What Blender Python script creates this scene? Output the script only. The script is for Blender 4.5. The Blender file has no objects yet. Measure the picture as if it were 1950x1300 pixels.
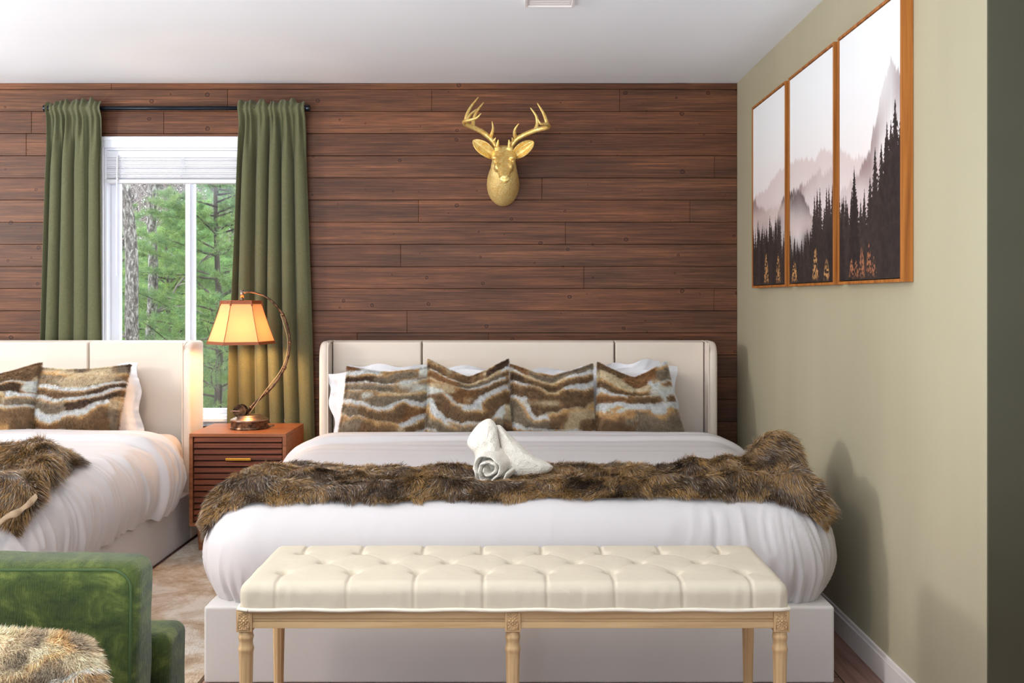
import bpy, bmesh, math
import numpy as np
from mathutils import Vector, Matrix

# ------------------------------------------------------------------ camera, world, lights, exposure
SC = bpy.context.scene
COL = SC.collection
F = 1858.0                     # focal length in pixels of the 1950 x 1300 frame
VX, VY, CH = 984.0, 567.0, 1.257   # vanishing point and camera height
cam = bpy.data.cameras.new('camera')
cam.sensor_width = 36.0
cam.lens = F / 1950.0 * 36.0
cam.shift_x = (975 - VX) / 1950.0
cam.shift_y = (VY - 650) / 1950.0
cam.clip_start = 0.05
co = bpy.data.objects.new('camera', cam)
COL.objects.link(co)
co.location = (0, 0, CH)
co.rotation_euler = (math.pi / 2, 0, 0)
SC.camera = co

SC.view_settings.view_transform = 'Standard'
SC.view_settings.look = 'None'
SC.view_settings.gamma = 1.0
SC.view_settings.use_curve_mapping = False
SC.view_settings.exposure = 0.25
SC.cycles.max_bounces = 7
SC.cycles.diffuse_bounces = 4
SC.cycles.glossy_bounces = 3
SC.cycles.transmission_bounces = 4
SC.cycles.transparent_max_bounces = 8
SC.cycles.caustics_reflective = False
SC.cycles.caustics_refractive = False
SC.cycles.sample_clamp_indirect = 6.0

W = bpy.data.worlds.new('world')
SC.world = W
W.use_nodes = True
bg = W.node_tree.nodes['Background']
bg.inputs['Color'].default_value = (0.86, 0.93, 1.0, 1)
bg.inputs['Strength'].default_value = 3.9


def area(name, loc, target, size, size_y, power, color):
    l = bpy.data.lights.new(name, 'AREA')
    l.shape = 'RECTANGLE'
    l.size = size
    l.size_y = size_y
    l.energy = power
    l.color = color
    o = bpy.data.objects.new(name, l)
    COL.objects.link(o)
    o.location = loc
    o.rotation_euler = (Vector(target) - Vector(loc)).to_track_quat('-Z', 'Y').to_euler()
    return o


# daylight through the window in the left wall, the wide window behind the camera
area('daylight_left_window', (-4.62, 2.75, 1.75), (1.2, 3.0, 1.3), 0.5, 0.5, 56, (1.0, 0.97, 0.91))
area('daylight_rear_window', (-1.05, -2.4, 1.5), (-0.6, 5.0, 1.3), 1.6, 1.1, 10, (0.55, 0.76, 1.0))
# warm ceiling fixture over the foot of the beds, three added, unseen ceiling fill lights
area('ceiling_lamp_light', (-1.3, 1.7, 2.34), (-1.1, 3.2, 0.0), 0.25, 0.25, 13, (1.0, 0.86, 0.66))
area('ceiling_fill_light', (0.0, 0.85, 0.5), (0.0, 0.95, 2.44), 2.0, 1.2, 66, (0.76, 0.89, 1.0))
area('ceiling_fill_left_light', (-2.6, 0.75, 0.5), (-2.6, 0.85, 2.44), 1.5, 1.3, 135, (0.76, 0.89, 1.0))
area('ceiling_fill_back_light', (-4.1, 3.9, 1.5), (-4.1, 4.0, 2.44), 0.5, 0.5, 34, (0.8, 0.9, 1.0))

rng = np.random.default_rng(7)


# ------------------------------------------------------------------ helpers
def P(px, py, Y):
    """photograph pixel at distance Y -> point in the room (metres)"""
    s = F / Y
    return np.array([(px - VX) / s, Y, CH - (py - VY) / s])


def hsh(i, j, k, seed):
    h = (i * 374761393 + j * 668265263 + k * 2147483647 + seed * 974634777) & 0xFFFFFFFF
    h = ((h ^ (h >> 13)) * 1274126177) & 0xFFFFFFFF
    h = (h ^ (h >> 16)) & 0xFFFFFFFF
    return h / 4294967295.0


def noise(x, y, z=0.0, seed=0):
    x, y, z = np.broadcast_arrays(np.asarray(x, float), np.asarray(y, float), np.asarray(z, float))
    xi, yi, zi = np.floor(x).astype(np.int64), np.floor(y).astype(np.int64), np.floor(z).astype(np.int64)
    fx, fy, fz = x - xi, y - yi, z - zi
    fx, fy, fz = fx * fx * (3 - 2 * fx), fy * fy * (3 - 2 * fy), fz * fz * (3 - 2 * fz)
    r = 0
    for a in (0, 1):
        for b in (0, 1):
            for c in (0, 1):
                w = (fx if a else 1 - fx) * (fy if b else 1 - fy) * (fz if c else 1 - fz)
                r = r + w * hsh(xi + a, yi + b, zi + c, seed)
    return r * 2 - 1


def fbm(x, y, z=0.0, seed=0, o=3):
    r, a, t = 0, 1.0, 0
    for k in range(o):
        r = r + a * noise(np.asarray(x) * 2 ** k, np.asarray(y) * 2 ** k, np.asarray(z) * 2 ** k, seed + k * 17)
        t += a
        a *= 0.5
    return r / t


def sstep(a, b, x):
    t = np.clip((x - a) / (b - a), 0, 1)
    return t * t * (3 - 2 * t)


def lin(r, g, b):
    return tuple((c / 255 / 12.92 if c / 255 <= 0.04045 else ((c / 255 + 0.055) / 1.055) ** 2.4) for c in (r, g, b))


def tag(o, label=None, cat=None, group=None, kind=None):
    if label:
        o['label'] = label
    if cat:
        o['category'] = cat
    if group:
        o['group'] = group
    if kind:
        o['kind'] = kind
    return o


def thing(name, label, cat, loc, group=None):
    o = bpy.data.objects.new(name, None)
    COL.objects.link(o)
    o.location = loc
    o.empty_display_size = 0.05
    return tag(o, label, cat, group)


WLOC = {}


def wloc(o):
    if o is None:
        return np.zeros(3)
    return np.array(o.location) + wloc(o.parent)


def obj(name, data, mat, parent=None, smooth=False, colors=None, mods=None):
    """data = (verts, faces) in world metres; faces a list, or a list of (n,k) arrays"""
    V, Fc = data
    V = np.asarray(V, float).reshape(-1, 3)
    if parent is None:
        lo, hi = V.min(0), V.max(0)
        org = np.array([(lo[0] + hi[0]) / 2, (lo[1] + hi[1]) / 2, lo[2]])
    else:
        org = wloc(parent)
        c = V.mean(0)
        org2 = c
    if parent is not None:
        loc = org2 - org
        V = V - org2
    else:
        loc = org
        V = V - org
    me = bpy.data.meshes.new(name)
    arrs = Fc if (len(Fc) and isinstance(Fc[0], np.ndarray) and Fc[0].ndim == 2) else None
    if arrs is None:
        me.from_pydata([tuple(v) for v in V], [], [tuple(int(i) for i in f) for f in Fc])
    else:
        arrs = [a for a in arrs if len(a)]
        nl = sum(a.size for a in arrs)
        npoly = sum(len(a) for a in arrs)
        me.vertices.add(len(V))
        me.vertices.foreach_set('co', V.astype(np.float32).ravel())
        me.loops.add(nl)
        me.loops.foreach_set('vertex_index', np.concatenate([a.ravel() for a in arrs]).astype(np.int32))
        me.polygons.add(npoly)
        tot = np.concatenate([np.full(len(a), a.shape[1]) for a in arrs])
        st = np.concatenate([[0], np.cumsum(tot)[:-1]])
        me.polygons.foreach_set('loop_start', st.astype(np.int32))
        me.polygons.foreach_set('loop_total', tot.astype(np.int32))
        me.update(calc_edges=True)
    if smooth:
        me.polygons.foreach_set('use_smooth', np.ones(len(me.polygons), dtype=bool))
    if colors is not None:
        at = me.color_attributes.new('Col', 'FLOAT_COLOR', 'POINT')
        c = np.ones((len(V), 4), np.float32)
        c[:, :3] = colors
        at.data.foreach_set('color', c.ravel())
    me.validate()
    o = bpy.data.objects.new(name, me)
    COL.objects.link(o)
    o.parent = parent
    o.location = loc
    if mat:
        me.materials.append(mat)
    for kind, args in (mods or []):
        m = o.modifiers.new(kind.lower(), kind)
        for k, v in args.items():
            setattr(m, k, v)
    return o


def merge(*parts):
    Vs, Fs, n = [], [], 0
    for V, Fc in parts:
        V = np.asarray(V, float).reshape(-1, 3)
        Vs.append(V)
        for f in Fc:
            if isinstance(f, np.ndarray) and f.ndim == 2:
                Fs += [tuple(r) for r in (f + n)]
            else:
                Fs.append(tuple(int(i) + n for i in f))
        n += len(V)
    return np.concatenate(Vs), Fs


def box(x0, x1, y0, y1, z0, z1, bev=0.0, seg=2):
    bm = bmesh.new()
    bmesh.ops.create_cube(bm, size=1.0)
    for v in bm.verts:
        v.co = ((x0 + x1) / 2 + v.co.x * (x1 - x0), (y0 + y1) / 2 + v.co.y * (y1 - y0), (z0 + z1) / 2 + v.co.z * (z1 - z0))
    if bev > 0:
        bmesh.ops.bevel(bm, geom=list(bm.edges), offset=bev, segments=seg, profile=0.5, affect='EDGES')
    return from_bm(bm)


def from_bm(bm):
    bm.verts.index_update()
    V = np.array([tuple(v.co) for v in bm.verts])
    Fc = [tuple(v.index for v in f.verts) for f in bm.faces]
    bm.free()
    return V, Fc


def rot(data, ax, ang, c):
    V, Fc = data
    M = np.array(Matrix.Rotation(ang, 3, ax))
    c = np.asarray(c, float)
    return (V - c) @ M.T + c, Fc


def grid_faces(nu, nv, off=0, closed=False):
    i = np.arange(nu if closed else nu - 1)[:, None]
    j = np.arange(nv - 1)[None, :]
    i2 = (i + 1) % nu
    a = i * nv + j
    b = i2 * nv + j
    c = i2 * nv + j + 1
    d = i * nv + j + 1
    return np.stack([a + 0 * j, b, c, d], -1).reshape(-1, 4) + off


def tube(pts, rad, n=10, cap=True, prof=None):
    pts = np.asarray(pts, float)
    m = len(pts)
    rad = np.broadcast_to(np.asarray(rad, float), (m,))
    T = np.gradient(pts, axis=0)
    T /= np.linalg.norm(T, axis=1)[:, None] + 1e-12
    up = np.array([0, 0, 1.0]) if abs(T[0][2]) < 0.9 else np.array([1.0, 0, 0])
    N = np.cross(T[0], up)
    N /= np.linalg.norm(N)
    V = []
    for k in range(m):
        N = N - T[k] * np.dot(N, T[k])
        N /= np.linalg.norm(N) + 1e-12
        B = np.cross(T[k], N)
        a = np.arange(n) * 2 * math.pi / n
        V.append(pts[k] + rad[k] * (np.cos(a)[:, None] * N + np.sin(a)[:, None] * B))
    V = np.array(V).reshape(-1, 3)
    Fc = [(k * n + i, k * n + (i + 1) % n, (k + 1) * n + (i + 1) % n, (k + 1) * n + i) for k in range(m - 1) for i in range(n)]
    if cap:
        Fc.append(tuple(range(n))[::-1])
        Fc.append(tuple(range((m - 1) * n, m * n)))
    return V, Fc


def spline(ctrl, n=40):
    """Catmull-Rom through control rows (any number of columns)"""
    c = np.asarray(ctrl, float)
    c = np.vstack([2 * c[0] - c[1], c, 2 * c[-1] - c[-2]])
    seg = len(c) - 3
    out = []
    for t in np.linspace(0, seg - 1e-9, n):
        k = int(t)
        f = t - k
        p0, p1, p2, p3 = c[k:k + 4]
        out.append(0.5 * (2 * p1 + (p2 - p0) * f + (2 * p0 - 5 * p1 + 4 * p2 - p3) * f * f + (3 * p1 - p0 - 3 * p2 + p3) * f ** 3))
    return np.array(out)


def lathe(prof, cx, cy, n=32, flute=None):
    """prof rows (r, z)"""
    prof = np.asarray(prof, float)
    a = np.arange(n) * 2 * math.pi / n
    V = []
    for r, z in prof:
        rr = np.full(n, r)
        if flute is not None:
            rr = rr * flute(a, z)
        V.append(np.stack([cx + rr * np.cos(a), cy + rr * np.sin(a), np.full(n, z)], 1))
    V = np.array(V).reshape(-1, 3)
    m = len(prof)
    Fc = [(k * n + i, k * n + (i + 1) % n, (k + 1) * n + (i + 1) % n, (k + 1) * n + i) for k in range(m - 1) for i in range(n)]
    Fc.append(tuple(range(n))[::-1])
    Fc.append(tuple(range((m - 1) * n, m * n)))
    return V, Fc


def ellipsoid(c, r, n=16, m=10):
    V = []
    for j in range(m + 1):
        ph = math.pi * j / m
        for i in range(n):
            th = 2 * math.pi * i / n
            V.append((c[0] + r[0] * math.sin(ph) * math.cos(th), c[1] + r[1] * math.sin(ph) * math.sin(th), c[2] + r[2] * math.cos(ph)))
    Fc = [(j * n + i, j * n + (i + 1) % n, (j + 1) * n + (i + 1) % n, (j + 1) * n + i) for j in range(m) for i in range(n)]
    return np.array(V), Fc


def normals(G):
    du = np.gradient(G, axis=0)
    dv = np.gradient(G, axis=1)
    N = np.cross(du, dv)
    return N / (np.linalg.norm(N, axis=2)[:, :, None] + 1e-12)


def samp(A, u, v):
    """bilinear sample of a grid array at fractional index (u, v)"""
    i = np.clip(np.floor(u).astype(int), 0, A.shape[0] - 2)
    j = np.clip(np.floor(v).astype(int), 0, A.shape[1] - 2)
    f, g = (u - i)[:, None], (v - j)[:, None]
    return A[i, j] * (1 - f) * (1 - g) + A[i + 1, j] * f * (1 - g) + A[i, j + 1] * (1 - f) * g + A[i + 1, j + 1] * f * g


def strands(root, d, L, width, bend, c0, c1, r):
    """hair blades: root points, unit directions, lengths; colours at root and tip"""
    n = len(root)
    perp = np.cross(d, r.normal(size=(n, 3)))
    perp /= np.linalg.norm(perp, axis=1)[:, None] + 1e-9
    w = (width * r.uniform(0.6, 1.2, n))[:, None]
    Lc = L[:, None]
    p1 = root + d * Lc * 0.5 + bend * Lc * 0.22
    p2 = root + d * Lc * 0.95 + bend * Lc * 0.85
    V = np.stack([root - perp * w * 0.5, root + perp * w * 0.5, p1 - perp * w * 0.42, p1 + perp * w * 0.42, p2], 1).reshape(-1, 3)
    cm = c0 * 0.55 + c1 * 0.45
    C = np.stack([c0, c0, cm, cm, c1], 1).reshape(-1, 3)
    b = np.arange(n)[:, None] * 5
    q = b + np.array([[0, 1, 3, 2]])
    t = b + np.array([[2, 3, 4]])
    return V, [q, t], C


def join_np(parts):
    Vs, Cs, Q, T, n = [], [], [], [], 0
    for V, Fl, C in parts:
        for a in Fl:
            (Q if a.shape[1] == 4 else T).append(a + n)
        Vs.append(V)
        Cs.append(C)
        n += len(V)
    out = []
    if Q:
        out.append(np.concatenate(Q))
    if T:
        out.append(np.concatenate(T))
    return (np.concatenate(Vs), out), np.concatenate(Cs)


# ------------------------------------------------------------------ materials
def mat(name, color=(0.5, 0.5, 0.5), rough=0.6, metal=0.0, **kw):
    m = bpy.data.materials.new(name)
    m.use_nodes = True
    nt = m.node_tree
    b = nt.nodes['Principled BSDF']
    b.inputs['Base Color'].default_value = (*color, 1)
    b.inputs['Roughness'].default_value = rough
    b.inputs['Metallic'].default_value = metal
    if 'spec' in kw:
        b.inputs['Specular IOR Level'].default_value = kw['spec']
    if 'sheen' in kw:
        b.inputs['Sheen Weight'].default_value = kw['sheen']
        b.inputs['Sheen Roughness'].default_value = 0.4
    return m


def nd(m, typ, **kw):
    n = m.node_tree.nodes.new(typ)
    for k, v in kw.items():
        if k in n.inputs:
            n.inputs[k].default_value = v
        else:
            setattr(n, k, v)
    return n


def lk(m, a, b):
    m.node_tree.links.new(a, b)


def bsdf(m):
    return m.node_tree.nodes['Principled BSDF']


def coords(m, scale, kind='Object', rotz=0):
    tc = nd(m, 'ShaderNodeTexCoord')
    mp = nd(m, 'ShaderNodeMapping')
    mp.inputs['Scale'].default_value = scale
    mp.inputs['Rotation'].default_value = (0, 0, rotz)
    lk(m, tc.outputs[kind], mp.inputs['Vector'])
    return mp.outputs['Vector']


def ramp(m, fac, stops):
    r = nd(m, 'ShaderNodeValToRGB')
    e = r.color_ramp.elements
    while len(e) < len(stops):
        e.new(0.5)
    for el, (p, c) in zip(e, stops):
        el.position = p
        el.color = (*c, 1)
    lk(m, fac, r.inputs['Fac'])
    return r.outputs['Color']


def noisy(m, stops, scale=(5, 5, 5), nscale=1.0, detail=4, dist=0.0, bump=0.0, bdist=0.01, rough=0.5):
    v = coords(m, scale)
    n = nd(m, 'ShaderNodeTexNoise', Scale=nscale, Detail=detail, Distortion=dist, Roughness=rough)
    lk(m, v, n.inputs['Vector'])
    if stops:
        lk(m, ramp(m, n.outputs['Fac'], stops), bsdf(m).inputs['Base Color'])
    if bump:
        add_bump(m, n.outputs['Fac'], bump, bdist)
    return m


def add_bump(m, h, strength, dist=0.01):
    b = nd(m, 'ShaderNodeBump', Strength=strength, Distance=dist)
    old = bsdf(m).inputs['Normal']
    if old.is_linked:
        lk(m, old.links[0].from_socket, b.inputs['Normal'])
    lk(m, h, b.inputs['Height'])
    lk(m, b.outputs['Normal'], bsdf(m).inputs['Normal'])


def weave(m, scale=900, strength=0.3, dist=0.0008):
    for sc in ((scale, scale * 0.08, scale * 0.08), (scale * 0.08, scale * 0.08, scale)):
        v = coords(m, sc)
        n = nd(m, 'ShaderNodeTexNoise', Scale=1.0, Detail=2.0)
        lk(m, v, n.inputs['Vector'])
        add_bump(m, n.outputs['Fac'], strength, dist)
    return m


def attr_mat(name, rough=0.6, spec=0.3, sheen=0.0, vary=0.0):
    m = mat(name, rough=rough, spec=spec, sheen=sheen)
    a = nd(m, 'ShaderNodeAttribute', attribute_name='Col')
    lk(m, a.outputs['Color'], bsdf(m).inputs['Base Color'])
    return m


def wood(name, cols, axis='x', rough=0.45, grain=60, bump=0.15, spec=0.4):
    m = mat(name, rough=rough, spec=spec)
    sc = {'x': (1.5, grain, grain), 'y': (grain, 1.5, grain), 'z': (grain, grain, 1.5)}[axis]
    return noisy(m, [(0.3, cols[0]), (0.5, cols[1]), (0.7, cols[2])], sc, 1.0, 6, 0.6, bump, 0.001)


M = {}
# plank wall: colour by plank, grain and knots
m = mat('stained_plank_wood', rough=0.5, spec=0.35)
at = nd(m, 'ShaderNodeAttribute', attribute_name='Col')
v = coords(m, (1.0, 1.0, 56))
n1 = nd(m, 'ShaderNodeTexNoise', Scale=1.0, Detail=8.0, Distortion=0.9, Roughness=0.65)
lk(m, v, n1.inputs['Vector'])
v2 = coords(m, (1.1, 1.0, 5.5))
n2 = nd(m, 'ShaderNodeTexNoise', Scale=1.0, Detail=5.0, Roughness=0.6)
lk(m, v2, n2.inputs['Vector'])
tcw = nd(m, 'ShaderNodeTexCoord')
sep = nd(m, 'ShaderNodeSeparateXYZ')
lk(m, tcw.outputs['Object'], sep.inputs[0])
mx_ = nd(m, 'ShaderNodeMath', operation='MULTIPLY')
mx_.inputs[1].default_value = 6.5
lk(m, sep.outputs['X'], mx_.inputs[0])
mz_ = nd(m, 'ShaderNodeMath', operation='MULTIPLY')
mz_.inputs[1].default_value = 7.4
lk(m, sep.outputs['Z'], mz_.inputs[0])
cb = nd(m, 'ShaderNodeCombineXYZ')
lk(m, mx_.outputs[0], cb.inputs[0])
lk(m, mz_.outputs[0], cb.inputs[1])
vo = nd(m, 'ShaderNodeTexVoronoi', voronoi_dimensions='2D', Scale=1.0)
lk(m, cb.outputs[0], vo.inputs['Vector'])
nwarp = nd(m, 'ShaderNodeTexNoise', Scale=3.0, Detail=2.0)
lk(m, cb.outputs[0], nwarp.inputs['Vector'])
vw = nd(m, 'ShaderNodeVectorMath', operation='MULTIPLY_ADD')
lk(m, nwarp.outputs['Color'], vw.inputs[0])
vw.inputs[1].default_value = (0.10, 0.10, 0)
lk(m, cb.outputs[0], vw.inputs[2])
lk(m, vw.outputs[0], vo.inputs['Vector'])
sc3 = nd(m, 'ShaderNodeSeparateColor')
lk(m, vo.outputs['Color'], sc3.inputs[0])
pw_ = nd(m, 'ShaderNodeMath', operation='POWER')
pw_.inputs[1].default_value = 2.2
lk(m, sc3.outputs[0], pw_.inputs[0])
rad_ = nd(m, 'ShaderNodeMath', operation='MULTIPLY_ADD')
rad_.inputs[1].default_value = 0.10
rad_.inputs[2].default_value = 0.004
lk(m, pw_.outputs[0], rad_.inputs[0])
kd = nd(m, 'ShaderNodeMath', operation='DIVIDE')
lk(m, vo.outputs['Distance'], kd.inputs[0])
lk(m, rad_.outputs[0], kd.inputs[1])
kn = nd(m, 'ShaderNodeMapRange')
kn.inputs['From Min'].default_value = 0.0
kn.inputs['From Max'].default_value = 1.6
lk(m, kd.outputs[0], kn.inputs['Value'])


def mixm(m, a, b, mode='MULTIPLY', fac=1.0):
    x = nd(m, 'ShaderNodeMix', data_type='RGBA', blend_type=mode)
    x.inputs[0].default_value = fac
    lk(m, a, x.inputs[6])
    lk(m, b, x.inputs[7])
    return x.outputs[2]


g1 = ramp(m, n1.outputs['Fac'], [(0.30, (0.68, 0.66, 0.65)), (0.46, (0.93, 0.93, 0.93)), (0.58, (1.10, 1.10, 1.08)), (0.70, (1.65, 1.62, 1.55))])
g2 = ramp(m, n2.outputs['Fac'], [(0.32, (0.76, 0.74, 0.74)), (0.5, (1.0, 1.0, 1.0)), (0.68, (1.35, 1.32, 1.28))])


c = mixm(m, at.outputs['Color'], g1)
c = mixm(m, c, g2)
kr = ramp(m, kn.outputs['Result'], [(0.0, (1.3, 1.1, 0.95)), (0.22, (0.7, 0.6, 0.52)), (0.42, (0.28, 0.24, 0.22)), (0.60, (0.8, 0.75, 0.7)), (0.72, (1.3, 1.22, 1.12)), (1.0, (1, 1, 1))])
c = mixm(m, c, kr)
v4 = coords(m, (0.55, 1.0, 15))
n4 = nd(m, 'ShaderNodeTexNoise', Scale=1.0, Detail=3.0, Roughness=0.55)
lk(m, v4, n4.inputs['Vector'])
c = mixm(m, c, ramp(m, n4.outputs['Fac'], [(0.36, (0.80, 0.79, 0.79)), (0.52, (1, 1, 1)), (0.66, (1.35, 1.36, 1.36))]))
v5 = coords(m, (3.5, 1.0, 150))
n5 = nd(m, 'ShaderNodeTexNoise', Scale=1.0, Detail=4.0, Roughness=0.7)
lk(m, v5, n5.inputs['Vector'])
c = mixm(m, c, ramp(m, n5.outputs['Fac'], [(0.36, (0.62, 0.62, 0.62)), (0.52, (1, 1, 1)), (0.64, (1.5, 1.5, 1.48))]))
lk(m, c, bsdf(m).inputs['Base Color'])
add_bump(m, n1.outputs['Fac'], 0.25, 0.003)
M['plank'] = m

M['ceiling'] = noisy(mat('white_ceiling_paint', rough=0.85), [(0.3, (0.84, 0.835, 0.85)), (0.7, (0.87, 0.865, 0.88))], (0.7, 0.7, 0.7), 1.0, 3, 0.3, 0.35, 0.05)
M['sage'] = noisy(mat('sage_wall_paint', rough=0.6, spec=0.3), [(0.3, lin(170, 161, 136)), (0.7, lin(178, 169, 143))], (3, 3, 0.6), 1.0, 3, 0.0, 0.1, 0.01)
M['sageshade'] = noisy(mat('shaded_sage_paint', rough=0.6, spec=0.3), [(0.3, lin(70, 67, 52)), (0.7, lin(76, 72, 57))], (3, 3, 3), 1.0, 3, 0.0, 0.1, 0.005)  # shade of the unlit wall end put into the paint colour
M['outerwall'] = mat('pale_room_wall_paint', (0.72, 0.68, 0.6), 0.8)
M['trim'] = mat('white_trim_paint', lin(228, 220, 216), 0.4)
M['vinyl'] = mat('white_window_vinyl', lin(236, 238, 246), 0.35)
M['blind'] = mat('white_blind_slats', lin(228, 228, 234), 0.45)
M['carpetwood'] = None

m = mat('dark_wood_floor', rough=0.4, spec=0.4)
v = coords(m, (1, 1, 1), rotz=math.pi / 2)
br = nd(m, 'ShaderNodeTexBrick', Scale=1.0)
br.inputs['Brick Width'].default_value = 1.2
br.inputs['Row Height'].default_value = 0.14
br.inputs['Mortar Size'].default_value = 0.003
br.inputs['Color1'].default_value = (*lin(130, 98, 88), 1)
br.inputs['Color2'].default_value = (*lin(156, 120, 108), 1)
br.inputs['Mortar'].default_value = (*lin(40, 28, 24), 1)
lk(m, v, br.inputs['Vector'])
v2 = coords(m, (45, 2.5, 1))
n1 = nd(m, 'ShaderNodeTexNoise', Scale=1.0, Detail=7.0, Distortion=1.0)
lk(m, v2, n1.inputs['Vector'])
c = mixm(m, br.outputs['Color'], ramp(m, n1.outputs['Fac'], [(0.3, (0.55, 0.5, 0.5)), (0.7, (1.35, 1.3, 1.3))]))
lk(m, c, bsdf(m).inputs['Base Color'])
M['floor'] = m

M['cream'] = weave(mat('cream_velvet_upholstery', lin(230, 216, 202), 0.75, sheen=0.12, spec=0.25), 500, 0.12)
M['creambase'] = weave(mat('greyish_velvet_base', lin(206, 200, 196), 0.75, sheen=0.12, spec=0.25), 500, 0.12)
M['linen'] = mat('white_bed_linen', lin(207, 202, 203), 0.7, sheen=0.1, spec=0.25)
noisy(M['linen'], None, (14, 14, 14), 1.0, 3, 0.8, 0.12, 0.006)
M['sham'] = mat('white_cotton_pillowcase', lin(233, 232, 236), 0.75, spec=0.2)
noisy(M['sham'], None, (18, 18, 18), 1.0, 4, 1.2, 0.35, 0.008)
M['terry'] = mat('white_terry_towel', lin(246, 238, 226), 0.95, sheen=0.3, spec=0.1)
noisy(M['terry'], None, (220, 220, 220), 1.0, 3, 0, 1.0, 0.006)
noisy(M['terry'], None, (30, 30, 30), 1.0, 4, 1.0, 0.5, 0.01)
M['bench'] = weave(mat('beige_linen_upholstery', lin(204, 192, 172), 0.85, sheen=0.08, spec=0.15), 700, 0.25)
M['pipe'] = mat('ivory_piping', lin(232, 222, 204), 0.8)
M['oak'] = wood('pale_oak', [lin(186, 150, 108), lin(206, 172, 128), lin(218, 186, 142)], 'x', 0.5, 70, 0.08)
M['oakleg'] = wood('pale_oak_turned', [lin(184, 148, 106), lin(204, 170, 126), lin(214, 182, 138)], 'z', 0.5, 70, 0.05)
M['walnut'] = wood('walnut_veneer', [lin(110, 62, 40), lin(140, 84, 52), lin(160, 100, 64)], 'x', 0.32, 70, 0.05, 0.5)
M['walnutdark'] = wood('dark_walnut_slats', [lin(66, 31, 16), lin(104, 50, 26), lin(130, 68, 38)], 'x', 0.45, 90, 0.08, 0.2)
M['recess'] = mat('dark_drawer_recess', lin(48, 24, 18), 0.6)
M['gold'] = mat('brass_handle', lin(232, 172, 70), 0.3, 1.0)
m = mat('gold_leaf_resin', lin(240, 188, 92), 0.36, 0.6)
noisy(m, [(0.35, lin(240, 192, 100)), (0.65, lin(255, 230, 156))], (60, 60, 60), 1.0, 4, 0.5, 0.35, 0.003)
M['deer'] = m
m = mat('gold_fur_texture', lin(240, 190, 96), 0.42, 0.5)
noisy(m, [(0.35, lin(238, 192, 104)), (0.65, lin(255, 234, 166))], (110, 110, 60), 1.0, 4, 1.5, 0.9, 0.006)
M['deerfur'] = m
M['iron'] = mat('black_curtain_rod_metal', lin(30, 34, 42), 0.3, 0.8)
M['bronze'] = mat('aged_bronze', lin(92, 66, 50), 0.35, 0.85)
noisy(M['bronze'], [(0.4, lin(62, 44, 34)), (0.65, lin(128, 96, 72))], (40, 40, 40), 1.0, 4, 0, 0.2, 0.002)
M['bronzelight'] = mat('pewter_bronze', lin(150, 132, 118), 0.3, 0.9)
M['leather'] = mat('brown_leather_trim', lin(146, 74, 34), 0.5)
M['line'] = mat('tan_fishing_line', lin(190, 160, 120), 0.6)
m = mat('green_linen_curtain', lin(112, 112, 76), 0.9, spec=0.1, sheen=0.2)
noisy(m, [(0.35, lin(96, 97, 71)), (0.65, lin(110, 110, 82))], (260, 260, 200), 1.0, 2, 0, 0.1, 0.001)
weave(m, 600, 0.2)
tr = nd(m, 'ShaderNodeBsdfTranslucent')
tr.inputs['Color'].default_value = (*lin(140, 138, 96), 1)
mx = nd(m, 'ShaderNodeMixShader')
mx.inputs[0].default_value = 0.10
lk(m, bsdf(m).outputs[0], mx.inputs[1])
lk(m, tr.outputs[0], mx.inputs[2])
lk(m, mx.outputs[0], m.node_tree.nodes['Material Output'].inputs['Surface'])
M['curtain'] = m
m = mat('green_chenille', lin(92, 118, 46), 0.85, sheen=0.3, spec=0.1)
noisy(m, [(0.34, lin(48, 60, 34)), (0.5, lin(70, 82, 40)), (0.68, lin(104, 112, 56))], (14, 14, 22), 1.0, 7, 0.6, 0.0, rough=0.7)
v = coords(m, (420, 420, 40))
n1 = nd(m, 'ShaderNodeTexNoise', Scale=1.0, Detail=3.0)
lk(m, v, n1.inputs['Vector'])
add_bump(m, n1.outputs['Fac'], 0.7, 0.004)
M['green'] = m
M['greenpipe'] = mat('green_chenille_piping', lin(58, 76, 38), 0.9)
m = mat('shade_parchment', lin(228, 178, 126), 0.8, spec=0.2)
tr = nd(m, 'ShaderNodeBsdfTranslucent')
tr.inputs['Color'].default_value = (*lin(214, 150, 92), 1)
mx = nd(m, 'ShaderNodeMixShader')
mx.inputs[0].default_value = 0.10
lk(m, bsdf(m).outputs[0], mx.inputs[1])
lk(m, tr.outputs[0], mx.inputs[2])
lk(m, mx.outputs[0], m.node_tree.nodes['Material Output'].inputs['Surface'])
M['shade'] = m
m = mat('window_glass')
nt = m.node_tree
ts = nd(m, 'ShaderNodeBsdfTransparent')
ts.inputs['Color'].default_value = (0.97, 0.98, 0.98, 1)
gl = nd(m, 'ShaderNodeBsdfGlossy')
gl.inputs['Roughness'].default_value = 0.02
mx = nd(m, 'ShaderNodeMixShader')
mx.inputs[0].default_value = 0.05
lk(m, ts.outputs[0], mx.inputs[1])
lk(m, gl.outputs[0], mx.inputs[2])
lk(m, mx.outputs[0], nt.nodes['Material Output'].inputs['Surface'])
M['glass'] = m
M['fur'] = attr_mat('animal_fur', 0.55, 0.25)
M['throwfur'] = attr_mat('long_faux_fur', 0.32, 0.8)
M['suede'] = mat('tan_suede_backing', lin(176, 150, 122), 0.9)
m = attr_mat('printed_canvas', 0.7, 0.2)
M['canvas'] = m
M['frame'] = wood('honey_oak_frame', [lin(120, 66, 24), lin(164, 98, 40), lin(186, 118, 54)], 'z', 0.5, 60, 0.08, 0.3)
m = mat('woven_rug', rough=0.95, spec=0.05)
noisy(m, [(0.30, lin(136, 106, 80)), (0.45, lin(188, 168, 146)), (0.58, lin(218, 210, 200))], (2.6, 3.0, 1), 1.3, 9, 0.4, 0.0, rough=0.75)
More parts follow.
